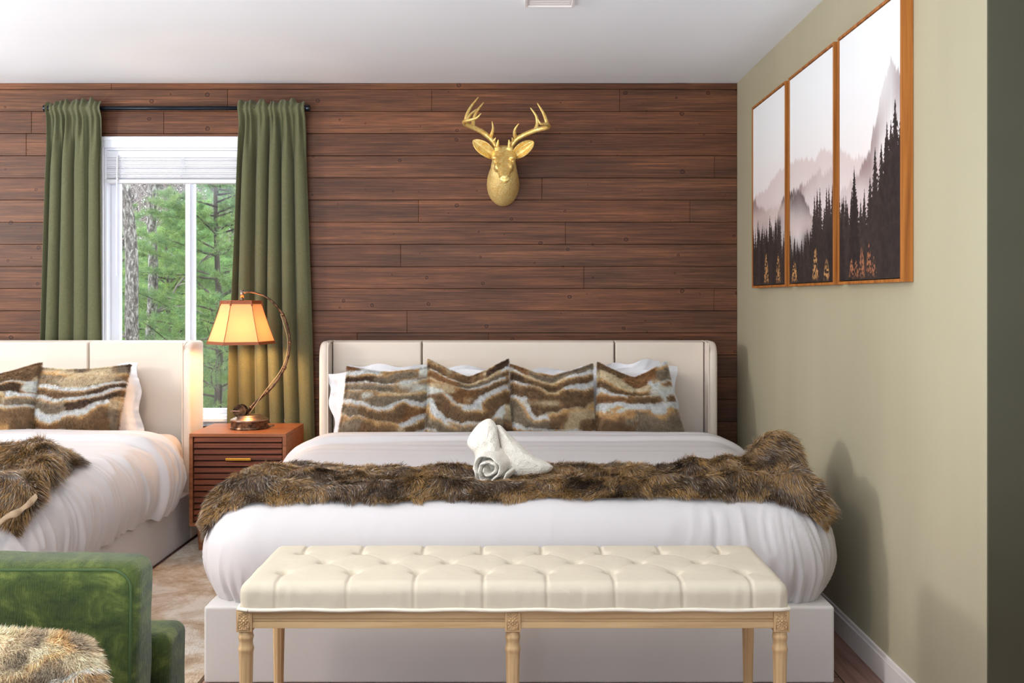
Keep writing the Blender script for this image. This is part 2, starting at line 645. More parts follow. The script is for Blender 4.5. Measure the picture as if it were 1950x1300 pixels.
v = coords(m, (180, 60, 60), rotz=0.5)
n1 = nd(m, 'ShaderNodeTexNoise', Scale=1.0, Detail=3.0)
lk(m, v, n1.inputs['Vector'])
add_bump(m, n1.outputs['Fac'], 1.0, 0.008)
M['rug'] = m
M['black'] = mat('black_plastic', (0.01, 0.01, 0.012), 0.4)
M['pine'] = attr_mat('pine_needles', 0.6, 0.2)
M['bark'] = noisy(mat('lichen_bark', rough=0.9), [(0.40, lin(46, 40, 37)), (0.5, lin(98, 88, 82)), (0.62, lin(178, 176, 166))], (26, 26, 10), 1.5, 8, 0.6, 0.6, 0.02, 0.75)
M['barkdark'] = noisy(mat('dark_bark', rough=0.9), [(0.4, lin(48, 40, 36)), (0.6, lin(98, 86, 78))], (8, 8, 2), 1.0, 5, 0.4, 0.4, 0.02)
M['twig'] = mat('grey_twigs', lin(140, 128, 124), 0.9)
M['ground'] = noisy(mat('leaf_litter', rough=0.95), [(0.35, lin(92, 74, 58)), (0.5, lin(128, 108, 84)), (0.62, lin(96, 110, 60))], (1, 1, 1), 1.5, 8, 0.3)
m = mat('lamp_bulb', (1, 0.8, 0.5))
bsdf(m).inputs['Emission Color'].default_value = (1.0, 0.62, 0.26, 1)
bsdf(m).inputs['Emission Strength'].default_value = 7.0
M['bulb'] = m

# ------------------------------------------------------------------ the room
WY = 5.37        # back wall
WX = 1.214       # right wall
CZ = 2.439       # ceiling
WOX0, WOX1, WOZ0, WOZ1 = -2.269, -1.330, 0.598, 2.081    # window opening


def struct(name, data, mt, parent=None, **kw):
    o = obj(name, data, mt, parent, **kw)
    if parent is None:
        o['kind'] = 'structure'
    return o


def plank_wall():
    pitch = 0.1218
    z_first = CH - (212.2 - VY) / 346.0
    zs = [z_first + k * pitch for k in range(-20, 3)]
    zs = [z for z in zs if 0 < z < CZ]
    rows = [0.0] + zs + [CZ]
    known = {212: [822, 1180], 254: [60], 297: [50], 339: [1361], 381: [1032], 423: [797, 1314], 465: [1077], 507: [763], 549: [1112], 591: [1360], 633: [775], 675: [680, 930]}
    bm = bmesh.new()
    layer = bm.verts.layers.float_color.new('Col')
    r = np.random.default_rng(11)
    for a, b in zip(rows[:-1], rows[1:]):
        ybot = VY + (CH - a) * 346
        js = []
        for k, vv in known.items():
            if abs(k - ybot) < 12:
                js = [(q - VX) / 346.0 for q in vv]
        js.append(-2.9 - r.uniform(0, 1.2))
        if not any(-2.4 < j < -1.0 for j in js):
            js.append(r.uniform(-2.3, -1.2))
        xs = [-4.6] + sorted(js) + [WX]
        for x0, x1 in zip(xs[:-1], xs[1:]):
            segs = [(x0, x1, a, b)]
            out = []
            for (p, q, lo, hi) in segs:          # cut away the window opening
                if q <= WOX0 or p >= WOX1 or hi <= WOZ0 or lo >= WOZ1:
                    out.append((p, q, lo, hi))
                    continue
                if p < WOX0:
                    out.append((p, WOX0, lo, hi))
                if q > WOX1:
                    out.append((WOX1, q, lo, hi))
                if lo < WOZ0 < hi:
                    out.append((max(p, WOX0), min(q, WOX1), lo, WOZ0))
                if lo < WOZ1 < hi:
                    out.append((max(p, WOX0), min(q, WOX1), WOZ1, hi))
            t = r.uniform(0.82, 1.2)
            warm = r.uniform(-0.06, 0.06)
            colr = np.array(lin(97, 60, 39)) * t * np.array([1 + warm, 1, 1 - warm])
            for (p, q, lo, hi) in out:
                g = 0.0011
                V, Fc = box(p + g * 0.6, q - g * 0.6, WY, WY + 0.018, lo + g, hi - g, 0.0015, 1)
                base = [bm.verts.new(tuple(vv)) for vv in V]
                for vv in base:
                    vv[layer] = (*colr, 1)
                for f in Fc:
                    bm.faces.new([base[i] for i in f])
    bm.verts.index_update()
    cols = np.array([tuple(vv[layer])[:3] for vv in bm.verts])
    data = from_bm(bm)
    # dark backing behind the grooves
    bk = [box(-4.6, WOX0, WY + 0.012, WY + 0.14, 0, CZ), box(WOX1, WX, WY + 0.012, WY + 0.14, 0, CZ),
          box(WOX0, WOX1, WY + 0.012, WY + 0.14, 0, WOZ0), box(WOX0, WOX1, WY + 0.012, WY + 0.14, WOZ1, CZ)]
    bd = merge(*bk)
    cols = np.vstack([cols, np.tile(np.array(lin(30, 18, 12)), (len(bd[0]), 1))])
    return merge(data, bd), cols


pw, pc = plank_wall()
struct('wall_back', pw, M['plank'], colors=pc)
struct('wall_right', box(WX, WX + 1.9, 2.52, WY + 0.15, 0, CZ), M['sage'])
struct('wall_shade_sheet', box(WX + 0.001, WX + 1.9, 2.512, 2.5195, 0, CZ), M['sageshade'])  # thin dark sheet over the wall end, painted as its shade
bpy.data.objects['wall_shade_sheet'].name = 'wall_end_shade'
struct('wall_left', merge(box(-4.75, -4.6, -2.5, 2.3, 0, CZ), box(-4.75, -4.6, 3.2, WY + 0.15, 0, CZ),
                          box(-4.75, -4.6, 2.3, 3.2, 0, 1.3), box(-4.75, -4.6, 2.3, 3.2, 2.2, CZ)), M['outerwall'])
struct('wall_rear', merge(box(-4.6, -1.9, -2.65, -2.5, 0, CZ), box(-0.2, 3.1, -2.65, -2.5, 0, CZ),
                          box(-1.9, -0.2, -2.65, -2.5, 0, 0.9), box(-1.9, -0.2, -2.65, -2.5, 2.1, CZ)), M['outerwall'])
struct('wall_far_right', box(3.1, 3.25, -2.65, 2.52, 0, CZ), M['outerwall'])


def ceiling():
    xs = np.linspace(-4.75, 3.25, 161)
    ys = np.linspace(-2.65, WY + 0.15, 161)
    X, Y = np.meshgrid(xs, ys, indexing='ij')
    Z = CZ + 0.0 * X + 0.006 * fbm(X * 1.3, Y * 1.1, seed=5) * sstep(0, 0.6, WY - Y)
    Z = Z + 0.004 * sstep(0.03, 0.0, np.abs((X - WX + 0.28) + 0.02 * (Y - 4)))   # taped drywall seam
    G = np.stack([X, Y, Z], -1).reshape(-1, 3)
    V = np.concatenate([G, G + [0, 0, 0.12]])
    f = grid_faces(161, 161)
    return V, [f[:, ::-1], f + len(G)]


struct('ceiling', ceiling(), M['ceiling'], smooth=True)
struct('floor', box(-4.75, 3.25, -2.65, WY + 0.15, -0.08, 0.0), M['floor'])


def baseboard(x0, x1, y0, y1, face):
    h = 0.087
    a = box(x0, x1, y0, y1, 0, h, 0.003, 1)
    return a


struct('baseboard_right', merge(box(WX - 0.014, WX, 2.52, WY, 0, 0.074), box(WX - 0.009, WX, 2.52, WY, 0.074, 0.09, 0.003, 2)), M['trim'])
struct('baseboard_back', merge(box(-4.6, WX - 0.014, WY - 0.014, WY, 0, 0.074), box(-4.6, WX - 0.014, WY - 0.009, WY, 0.074, 0.09, 0.003, 2)), M['trim'])

# window -----------------------------------------------------------
win = bpy.data.objects.new('window_1', None)
COL.objects.link(win)
win.location = ((WOX0 + WOX1) / 2, WY, WOZ0)
win['kind'] = 'structure'
cw = 0.062
cas = [box(WOX0 - cw, WOX0, WY - 0.018, WY, WOZ0 - 0.02, WOZ1 + cw, 0.003), box(WOX1, WOX1 + cw, WY - 0.018, WY, WOZ0 - 0.02, WOZ1 + cw, 0.003),
       box(WOX0, WOX1, WY - 0.018, WY, WOZ1, WOZ1 + cw, 0.003), box(WOX0 - cw + 0.012, WOX1 + cw - 0.012, WY - 0.024, WY - 0.018, WOZ1 + cw - 0.022, WOZ1 + cw - 0.004, 0.002)]
obj('window_casing', merge(*cas), M['vinyl'], win)
jt = 0.012
jam = [box(WOX0, WOX0 + jt, WY, WY + 0.14, WOZ0, WOZ1), box(WOX1 - jt, WOX1, WY, WY + 0.14, WOZ0, WOZ1),
       box(WOX0 + jt, WOX1 - jt, WY, WY + 0.14, WOZ1 - jt, WOZ1), box(WOX0 + jt, WOX1 - jt, WY, WY + 0.14, WOZ0, WOZ0 + jt)]
obj('window_jamb', merge(*jam), M['vinyl'], win)
# sashes: glass plane at WY + .075
GY = WY + 0.075
sc_ = F / GY
gx = lambda p: (p - VX) / sc_
gz = lambda p: CH - (p - VY) / sc_
L0, L1, R0, R1 = gx(230), gx(354.5), gx(369), gx(494)
GZ0, GZ1 = gz(778), gz(338)


def sash(x0, x1, y, w0, w1):
    return merge(box(x0 - w0, x0, y - 0.015, y + 0.02, GZ0 - 0.045, WOZ1 - jt, 0.002), box(x1, x1 + w1, y - 0.015, y + 0.02, GZ0 - 0.045, WOZ1 - jt, 0.002),
                 box(x0, x1, y - 0.015, y + 0.02, GZ0 - 0.045, GZ0, 0.002), box(x0, x1, y - 0.015, y + 0.02, GZ1 + 0.25, WOZ1 - jt, 0.002))


obj('window_sash', sash(L0, L1, GY, L0 - WOX0 - jt, 0.024), M['vinyl'], win)
obj('window_sash', sash(R0, R1, GY + 0.022, 0.024, WOX1 - jt - R1), M['vinyl'], win)
obj('glass_pane', box(L0, L1, GY + 0.001, GY + 0.005, GZ0, WOZ1 - 0.02), M['glass'], win)
obj('glass_pane', box(R0, R1, GY + 0.023, GY + 0.027, GZ0, WOZ1 - 0.02), M['glass'], win)
obj('window_sill', merge(box(WOX0 - cw - 0.02, WOX1 + cw + 0.02, WY - 0.04, WY + 0.005, WOZ0 - 0.02, WOZ0, 0.004), box(WOX0 - cw, WOX1 + cw, WY - 0.016, WY, WOZ0 - 0.045, WOZ0 - 0.02, 0.002)), M['vinyl'], win)

# blind ------------------------------------------------------------
BY = WY + 0.025
sb = F / BY
bx0, bx1 = (203 - VX) / sb, WOX1 - 0.016
bz = lambda p: CH - (p - VY) / sb
bl = thing('window_blind', 'white horizontal slat blind pulled up to the top of the bedroom window', 'blind', ((bx0 + bx1) / 2, BY, bz(349)))
obj('headrail', box(bx0, bx1, BY - 0.018, BY + 0.025, bz(301), WOZ1 - jt - 0.001, 0.002), M['blind'], bl)
sl = []
r = np.random.default_rng(3)
z = bz(303)
while z > bz(341):
    dx = r.uniform(-0.002, 0.002)
    s_ = box(bx0 + 0.003 + dx, bx1 - 0.003 + dx, BY - 0.024, BY + 0.024, z - 0.0021, z + 0.0021, 0.0008, 1)
    sl.append(rot(s_, 'X', r.uniform(-0.10, 0.05), (0, BY, z)))
    z -= r.uniform(0.0043, 0.0050)
obj('slat_stack', merge(*sl), M['blind'], bl)
obj('bottom_rail', box(bx0 + 0.001, bx1 - 0.001, BY - 0.026, BY + 0.026, bz(349.5), bz(342), 0.003), M['blind'], bl)
wx = (224 - VX) / (F / (BY - 0.03))
obj('tilt_wand', merge(tube([(wx, BY - 0.034, bz(300)), (wx - 0.003, BY - 0.038, bz(420)), (wx - 0.004, BY - 0.036, bz(525))], 0.0045, 8),
                       tube([(wx, BY - 0.018, bz(297)), (wx, BY - 0.034, bz(300))], 0.003, 6)), M['blind'], bl)
for pxc in (236, 352, 466):
    xx = (pxc - VX) / sb
    cc = []
    for q in range(3):
        zz = np.linspace(bz(301), bz(341), 26)
        cc.append(tube(np.stack([xx + (q - 1) * 0.012 + 0.008 * np.sin(zz * 400 + q * 2), np.full(26, BY - 0.028 - 0.003 * q), zz], 1), 0.0009, 5))
    obj('ladder_cord', merge(*cc), M['blind'], bl)

# ceiling vent -----------------------------------------------------
vt = thing('ceiling_vent', 'square white air vent on the ceiling above the bed', 'vent', (0.135, 3.8, CZ - 0.012))
vx0, vx1, vy0, vy1 = 0.032, 0.232, 3.70, 3.94
obj('vent_frame', merge(box(vx0, vx1, vy1 - 0.012, vy1, CZ - 0.012, CZ + 0.01, 0.002), box(vx0, vx1, vy0, vy0 + 0.012, CZ - 0.012, CZ + 0.01, 0.002),
                        box(vx0, vx0 + 0.012, vy0 + 0.012, vy1 - 0.012, CZ - 0.012, CZ + 0.01, 0.002), box(vx1 - 0.012, vx1, vy0 + 0.012, vy1 - 0.012, CZ - 0.012, CZ + 0.01, 0.002)), M['trim'], vt)
obj('louver_plate', merge(box(vx0 + 0.012, vx1 - 0.012, vy0 + 0.012, vy1 - 0.012, CZ - 0.006, CZ + 0.01),
                          *[rot(box(vx0 + 0.02, vx1 - 0.02, yy, yy + 0.014, CZ - 0.0075, CZ - 0.006), 'X', 0.25, (0, yy, CZ - 0.007)) for yy in np.linspace(vy0 + 0.03, vy1 - 0.04, 8)]), M['trim'], vt)

# ------------------------------------------------------------------ beds
BCX, BHW = 0.008, 1.025
HB_B, HB_F = 5.25, 5.04
HTOP = 1.030


def bed(cx, label, seam):
    t = thing('bed', label, 'bed', (cx, 4.2, 0))
    obj('base', box(cx - BHW, cx + BHW, 3.17, 5.10, 0.005, 0.254, 0.008, 3), M['creambase'], t, smooth=False)
    b = [cx - 0.985, cx - seam, cx + seam, cx + 0.985]
    for x0, x1 in zip(b[:-1], b[1:]):
        nx, nz = 90, 60
        u = np.linspace(-1, 1, nx)
        u = np.sign(u) * (1 - (1 - np.abs(u)) ** 2.4)
        w = 1 - np.linspace(1, 0, nz) ** 2.4
        U, Wd = np.meshgrid(u, w, indexing='ij')
        hw_ = (x1 - x0) / 2
        puff = np.sqrt(np.clip(1 - (np.clip(np.abs(U) * hw_ - (hw_ - 0.009), 0, 1) / 0.009) ** 2, 0, 1))
        topr = np.sqrt(np.clip(1 - ((np.clip(Wd - 0.985, 0, 1)) / 0.015) ** 2, 0, 1))
        X = (x0 + x1) / 2 + U * (x1 - x0) / 2
        Z = 0.20 + Wd * (HTOP - 0.20)
        Y = HB_B - 0.02 - 0.075 * puff * topr
        G = np.stack([X, Y, Z], -1).reshape(-1, 3)
        Gb = np.stack([X, np.full_like(X, HB_B - 0.006), Z - 0.002], -1).reshape(-1, 3)
        f = grid_faces(nx, nz)
        n0 = nx * nz
        ii = np.arange(nx - 1) * nz + nz - 1
        top = np.stack([ii, ii + nz, ii + nz + n0, ii + n0], 1)
        obj('headboard_panel', (np.concatenate([G, Gb]), [f, f[:, ::-1] + n0, top[:, ::-1]]), M['cream'], t, smooth=True)
    obj('headboard_back', box(cx - 0.985, cx + 0.985, HB_B - 0.012, HB_B, 0.02, HTOP - 0.006, 0.004), M['cream'], t)
    for s in (-1, 1):
        xa, xb = sorted((cx + s * 0.985, cx + s * 1.031))
        bm = bmesh.new()
        bmesh.ops.create_cube(bm, size=1.0)
        for v in bm.verts:
            v.co = ((xa + xb) / 2 + v.co.x * (xb - xa), (HB_F + HB_B) / 2 + v.co.y * (HB_B - HB_F), HTOP / 2 + v.co.z * (HTOP - 0.004) + 0.002)
        ed = [e for e in bm.edges if all(v.co.z > 0.9 for v in e.verts) and abs(e.verts[0].co.x - e.verts[1].co.x) > 0.01 and e.verts[0].co.y < 5.1]
        bmesh.ops.bevel(bm, geom=ed, offset=0.075, segments=8, profile=0.5, affect='EDGES')
        ed = [e for e in bm.edges if e.calc_face_angle(0) > 0.5]
        bmesh.ops.bevel(bm, geom=ed, offset=0.018, segments=4, profile=0.5, affect='EDGES')
        obj('headboard_wing', from_bm(bm), M['cream'], t, smooth=True)
        xi = cx + s * 0.985
        pts = [(xi, HB_F + 0.006, 0.03), (xi, HB_F + 0.006, HTOP - 0.085), (xi, HB_F + 0.014, HTOP - 0.04), (xi, HB_F + 0.045, HTOP - 0.012), (xi, HB_F + 0.09, HTOP - 0.004), (xi, HB_B - 0.02, HTOP - 0.002)]
        obj('wing_piping', tube(spline(pts, 50), 0.0038, 8), M['cream'], t, smooth=True)
    # mattress in a fitted sheet
    xs = np.linspace(-1, 1, 81)
    a = np.linspace(0, 1, 61)
    obj('mattress', box(cx - 0.985, cx + 0.985, 3.34, 5.12, 0.256, 0.555, 0.085, 7), M['linen'], t, smooth=True)
    return t


bed(BCX, 'cream upholstered winged bed at the centre, behind the tufted bench', 0.51)
LBX = -2.714
bed(LBX, 'cream upholstered bed at the left, headboard standing partly in front of the window', 0.45)

# --- draping of sheets over the beds -------------------------------
def bedprof(ztop):
    th = np.linspace(0, math.pi / 2, 30)
    e = 2 / 2.3
    R = 0.225 * np.sin(th) ** e
    Z = ztop - (ztop - 0.385) * (1 - np.cos(th) ** e)
    th2 = np.linspace(0.05, 1.0, 10)
    R2 = 0.225 - 0.045 * th2 ** 2
    Z2 = 0.385 - 0.133 * th2
    R = np.concatenate([R, R2])
    Z = np.concatenate([Z, Z2])
    D = np.concatenate([[0], np.cumsum(np.hypot(np.diff(R), np.diff(Z)))])
    return D, R, Z


def drape(SX, SY, cx, hx, yf, prof):
    """lay sheet coordinates over a rounded mattress; returns points, drop distance and perimeter coordinate"""
    D, R, Z = prof
    x = SX - cx
    cxl = np.clip(x, -hx, hx)
    cyl = np.maximum(SY, yf)
    ox, oy = x - cxl, SY - cyl
    d = np.hypot(ox, oy)
    nx, ny = ox / (d + 1e-9), oy / (d + 1e-9)
    r = np.interp(d, D, R)
    z = np.interp(d, D, Z)
    G = np.stack([cx + cxl + nx * r, cyl + ny * r, z], -1)
    th = np.arctan2(np.abs(ox), -oy + 1e-9)
    th = np.where(d < 1e-6, 0, th)
    q = np.where(np.abs(ox) > 1e-6, np.sign(cxl) * (hx + th * 0.35 + (cyl - yf)), cxl)
    return G, d, q


def duvet(cx, label, seed, left):
    hx, yf = 0.858, 3.385
    prof = bedprof(0.585)
    Dm = prof[0][-1]
    nx, ny = 320, 260
    sx = np.linspace(cx - hx - Dm, cx + hx + Dm, nx)
    sy = np.linspace(yf - Dm, 4.72, ny)
    SX, SY = np.meshgrid(sx, sy, indexing='ij')
    # the folded-over end of the duvet waves a little
    SYw = SY
    G, d, q = drape(SX, SYw, cx, hx, yf, prof)
    top = sstep(0.25, 0.0, d)
    side = sstep(0.06, 0.24, d)
    low = sstep(0.30, Dm, d)
    d = np.minimum(d, Dm)
    disp = 0.006 * fbm(SX * 2.2, SY * 2.2, seed=seed) * top
    # crown
    disp += 0.010 * (1 - ((SX - cx) / 1.1) ** 2).clip(0, 1) * top
    # folded-over band near the pillows
    e = 4.52 + 0.02 * noise(SX * 2.3, 0 * SX, seed=seed + 3) - 0.10 * np.clip(d, 0, 1)
    band = sstep(-0.02, 0.012, SY - e)
    disp += (0.028 if left else 0.020) * band + 0.007 * np.exp(-((SY - e - 0.02) / 0.02) ** 2)
    e2 = 4.63 + 0.015 * noise(SX * 1.7, 0 * SX + 5, seed=seed + 4)
    disp += -0.009 * np.exp(-((SY - e2) / 0.012) ** 2)
    # long soft creases across the top
    disp += 0.0035 * np.sin(SY * 42 + 3 * noise(SX * 1.3, SY * 0.6, seed=seed + 9)) * top * sstep(4.1, 4.4, SY)
    # gathers on the hanging sides
    qw = q + 0.05 * noise(q * 3.5, d * 5, seed=seed) + 0.10 * d * noise(q * 2.2, 0 * d, seed=seed + 8)
    k = noise(qw * 11, d * 2.6, seed=seed + 1)
    k2 = noise(qw * 27, d * 4.5, seed=seed + 2)
    k3 = noise(qw * 55, d * 9, seed=seed + 6)
    rid = 0.55 * (1 - np.abs(k)) ** 3 + 0.45 * (1 - np.abs(k2)) ** 3
    if left:
        side = sstep(0.0, 0.2, d)
        amt = side * (0.75 + 0.5 * noise(q * 2, d * 3, seed=seed + 7))
    else:
        amt = side * (0.10 + 0.9 * sstep(0.30, 0.85, q) + 0.5 * sstep(-0.95, -1.4, q))
    disp += ((0.036 if left else 0.016) * rid + 0.0015 * k3 - 0.006) * amt
    disp += 0.010 * noise(q * 30, d * 2, seed=seed + 5) * low
    N = normals(G)
    if N[nx // 2, ny // 2, 2] < 0:
        N = -N
    G = G + N * disp[:, :, None]
    # inner layer so the duvet has thickness at its open end
    n0 = nx * ny
    f = grid_faces(nx, ny)
    dd = np.hypot(SX - cx - np.clip(SX - cx, -hx, hx), SY - np.maximum(SY, yf)).reshape(-1)
    keep = (dd[f] <= Dm + 0.004).any(1)
    V = G.reshape(-1, 3)
    ov = np.where(dd > Dm)[0]
    f = f[keep]
    # soft rolled end towards the pillows
    endrow = G[:, -1]
    roll = []
    for kk, (dy, dz) in enumerate([(0.012, -0.006), (0.018, -0.02), (0.012, -0.036), (0.0, -0.045)]):
        roll.append(endrow + np.array([0, dy, 0]) + N[:, -1] * dz)
    Vr = np.stack([endrow] + roll, 1).reshape(-1, 3)
    fr = grid_faces(nx, 5, n0)
    V = np.concatenate([V, Vr])
    o = obj('duvet', (V, [f, fr]), M['linen'], None, smooth=True)
    tag(o, label, 'duvet')
    return G, N, d


duvet(BCX, 'white duvet tucked over the centre bed beneath the fur throw and towel', 21, False)
duvet(LBX, 'white wrinkled duvet on the left bed, gathered along its side', 52, True)


# ------------------------------------------------------------------ pillows
def pillow_grid(c, thick, n, dip=0.0, seed=0, lean=0.0, corner=1.0, belly=1.0, lump=0.0, pin=0.06, rnd=0.0):
    vd = dip
    """c = corners (bl, br, tr, tl) in metres, front centre bulge towards -y"""
    bl, brr, tr, tl = [np.asarray(p, float) for p in c]
    u = np.linspace(-1, 1, n)
    U, Wd = np.meshgrid(u, u, indexing='ij')
    # sides draw inwards between the corners
    Uc = U * (1 - pin * (1 - Wd ** 2) * np.abs(U) ** 3)
    Wc = Wd * (1 - pin * (1 - U ** 2) * np.abs(Wd) ** 3)
    rk = 1 - rnd * np.abs(U) ** 3 * np.abs(Wd) ** 3
    Uc, Wc = Uc * rk, Wc * rk
    Wc = Wc - 1.15 * dip * sstep(-0.2, 1.0, Wd) * (1 - np.abs(U) ** 1.15)
    a, b = ((Uc + 1) / 2)[..., None], ((Wc + 1) / 2)[..., None]
    G0 = bl * (1 - a) * (1 - b) + brr * a * (1 - b) + tr * a * b + tl * (1 - a) * b
    prof = (np.clip(1 - U ** 2, 0, 1) ** 0.42) * (np.clip(1 - Wd ** 2, 0, 1) ** 0.42)
    prof = prof * (1 - 0.35 * dip / 0.3 * sstep(-0.2, 1, Wd) * np.exp(-(U / 0.22) ** 2)) if dip > 0 else prof
    prof = prof * (1 + lump * fbm(U * 2.2, Wd * 2.2, seed=seed, o=2))
    Nn = np.cross(brr - bl, tl - bl)
    Nn /= np.linalg.norm(Nn)
    if Nn[1] > 0:
        Nn = -Nn
    Fg = G0 + Nn * (thick * 0.5 * prof)[..., None]
    Bg = G0 - Nn * (thick * 0.5 * prof)[..., None]
    return U, Wd, Fg, Bg, Nn


def closed_pair(Fg, Bg):
    n, m_ = Fg.shape[:2]
    f = grid_faces(n, m_)
    V = np.concatenate([Fg.reshape(-1, 3), Bg.reshape(-1, 3)])
    return V, [f, f[:, ::-1] + n * m_]


PAL = {'brown': np.array(lin(128, 100, 72)), 'dark': np.array(lin(88, 66, 50)), 'grey': np.array(lin(142, 126, 106)), 'tan': np.array(lin(208, 164, 112)),
       'white': np.array(lin(255, 248, 236)), 'cream': np.array(lin(232, 208, 172)), 'rust': np.array(lin(146, 106, 70))}


def pelt_color(U, Wd, seed, nb=5.2, light=0.0):
    """patchwork of pelts: grey-brown backs that turn tan and then white on the flanks, in gently bowed bands"""
    r = np.random.default_rng(seed)
    bow = r.uniform(0.2, 0.7)
    warp = -bow * 0.5 * U ** 2 + 0.7 * noise(U * 0.9, Wd * 0.9, seed=seed) + 0.30 * noise(U * 2.3, Wd * 2.6, seed=seed + 1) + 0.07 * noise(U * 8, Wd * 8, seed=seed + 2)
    t = (Wd * 0.5 + 0.5) * nb + warp + r.uniform(0, 1) + 0.35 * np.sin(Wd * 4 + r.uniform(0, 6))
    k = np.floor(t).astype(np.int64)
    f = t - k
    z_ = 0 * k
    # every band is sewn from two or three pelts of different tone
    cut = np.floor((U + 1) * 0.95 + hsh(k, z_ + 4, z_, seed) * 1.3 + 0.22 * noise(Wd * 4, U * 3, seed=seed + 8)).astype(np.int64)
    h = hsh(k, cut, z_, seed)[..., None]
    h2 = hsh(k, cut, z_ + 9, seed)
    body = np.where(h < 0.36, PAL['brown'], np.where(h < 0.66, PAL['grey'], np.where(h < 0.86, PAL['dark'], PAL['rust'])))
    w1 = 0.52 + 0.34 * h2
    f = np.clip(f + 0.05 * noise(U * 16, Wd * 16, seed=seed + 12), 0, 0.9999)
    a = sstep(w1 - 0.10, w1 + 0.03, f)[..., None]
    b = sstep(w1 + 0.05, w1 + 0.13, f)[..., None]
    e = sstep(0.93, 1.0, f)[..., None]
    s0 = sstep(0.10, 0.0, f)[..., None]
    dk = np.clip(1 - np.abs(f - 0.28) / 0.3, 0, 1)[..., None]
    mott = (1 + 0.22 * fbm(U * 9, Wd * 14, seed=seed + 3, o=2))[..., None]
    base = body * (1.12 - 0.34 * dk) * mott
    col = base * (1 - a) + PAL['tan'] * a
    wsel = (hsh(k, cut, z_ + 5, seed) > 0.72)[..., None]
    white = np.where(wsel, PAL['cream'] * 0.85, PAL['white']) * (0.85 + 0.15 * mott)
    col = col * (1 - b) + white * b
    col = col * (1 - 0.55 * e) + PAL['grey'] * 0.55 * e
    col = col * (1 - 0.45 * s0)
    spot = sstep(0.35, 0.6, noise(U * 2.2 + 9, Wd * 3.2, seed=seed + 5))[..., None] * (h2[..., None] > 0.45)
    col = col * (1 - 0.75 * spot) + white * 0.75 * spot
    col = col * 1.28
    halo = np.clip(1 - np.abs(noise(U * 2.2 + 9, Wd * 3.2, seed=seed + 5) - 0.34) / 0.09, 0, 1)[..., None] * (h2[..., None] > 0.45)
    col = col * (1 - 0.6 * halo) + PAL['tan'] * 0.6 * halo
    if light:
        l_ = (light * sstep(-0.7, 0.1, noise(U * 1.6 + 3, Wd * 2.1, seed=seed + 31)))[..., None]
        col = col * (1 - l_) + (PAL['cream'] * 1.0 + PAL['tan'] * 0.35) * l_
    return np.clip(col, 0, 0.92)


def fur_pillow(label, corners, seed, dip=0.18, thick=0.15, nstr=56000, group=None, L=0.0115, width=0.0009, nb=5.2, pin=0.05, rnd=0.0, light=0.0):
    n = 71
    U, Wd, Fg, Bg, Nn = pillow_grid(corners, thick, n, dip, seed, lump=0.14, pin=pin, rnd=rnd)
    V, Fc = closed_pair(Fg, Bg)
    C = pelt_color(U, Wd, seed, nb, light)
    C2 = pelt_color(U, Wd, seed + 77, nb)
    # seams between pelts sink a little
    base = (V, Fc, np.concatenate([C.reshape(-1, 3), C2.reshape(-1, 3)]) * 0.8)
    parts = [base]
    r = np.random.default_rng(seed)
    for Gd, Cc, cnt, sgn in ((Fg, C, nstr, 1), (Bg, C2, nstr // 6, -1)):
        u, v = r.uniform(0, n - 1, cnt), r.uniform(0, n - 1, cnt)
        # more strands on the rim
        k = cnt // 9
        u[:k] = np.where(r.random(k) < 0.5, r.uniform(0, 2, k), n - 1 - r.uniform(0, 2, k))
        v[k:2 * k] = np.where(r.random(k) < 0.35, r.uniform(0, 2, k), n - 1 - r.uniform(0, 2, k))
        root = samp(Gd, u, v)
        N = normals(Gd)
        if np.dot(N[n // 2, n // 2], Nn * sgn) < 0:
            N = -N
        nn = samp(N, u, v)
        nn /= np.linalg.norm(nn, axis=1)[:, None] + 1e-9
        uu, vv = u / (n - 1) * 2 - 1, v / (n - 1) * 2 - 1
        out = (Gd[-1, n // 2] - Gd[0, n // 2])
        out = out / np.linalg.norm(out)
        upv = Gd[n // 2, -1] - Gd[n // 2, 0]
        upv = upv / np.linalg.norm(upv)
        flow = np.stack([noise(uu * 2.5, vv * 2.5, seed=seed + 21), noise(uu * 2.5, vv * 2.5, seed=seed + 22)], 1)
        clump = np.stack([noise(uu * 22, vv * 22, seed=seed + 23), noise(uu * 22, vv * 22, seed=seed + 24)], 1)
        edge = np.stack([sstep(0.85, 1, np.abs(uu)) * np.sign(uu), sstep(0.85, 1, np.abs(vv)) * np.sign(vv)], 1)
        dr = (0.55 * nn + out[None] * (0.5 * flow[:, :1] + 0.45 * clump[:, :1] + 0.6 * edge[:, :1] + 0.25)
              + upv[None] * (-0.55 + 0.4 * flow[:, 1:] + 0.45 * clump[:, 1:] + 1.1 * edge[:, 1:]) + 0.34 * r.normal(size=(cnt, 3)))
        dr /= np.linalg.norm(dr, axis=1)[:, None]
        ds = np.clip(u + r.normal(0, 0.5, cnt), 0, n - 1), np.clip(v + r.normal(0, 0.5, cnt), 0, n - 1)
        col = samp(Cc, *ds)
        vary = (0.72 + 0.55 * r.random(cnt))[:, None] * (1 + 0.30 * clump[:, :1])
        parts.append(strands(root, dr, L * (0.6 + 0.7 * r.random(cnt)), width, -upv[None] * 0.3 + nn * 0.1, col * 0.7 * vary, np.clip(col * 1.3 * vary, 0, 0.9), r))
    data, cols = join_np(parts)
    o = obj('fur_pillow', data, M['fur'], None, smooth=True, colors=cols)
    tag(o, label, 'pillow', group)
    return o


def quad(bl, br_, tr_, tl, Yb, Yt):
    return [P(*bl, Yb), P(*br_, Yb), P(*tr_, Yt), P(*tl, Yt)]


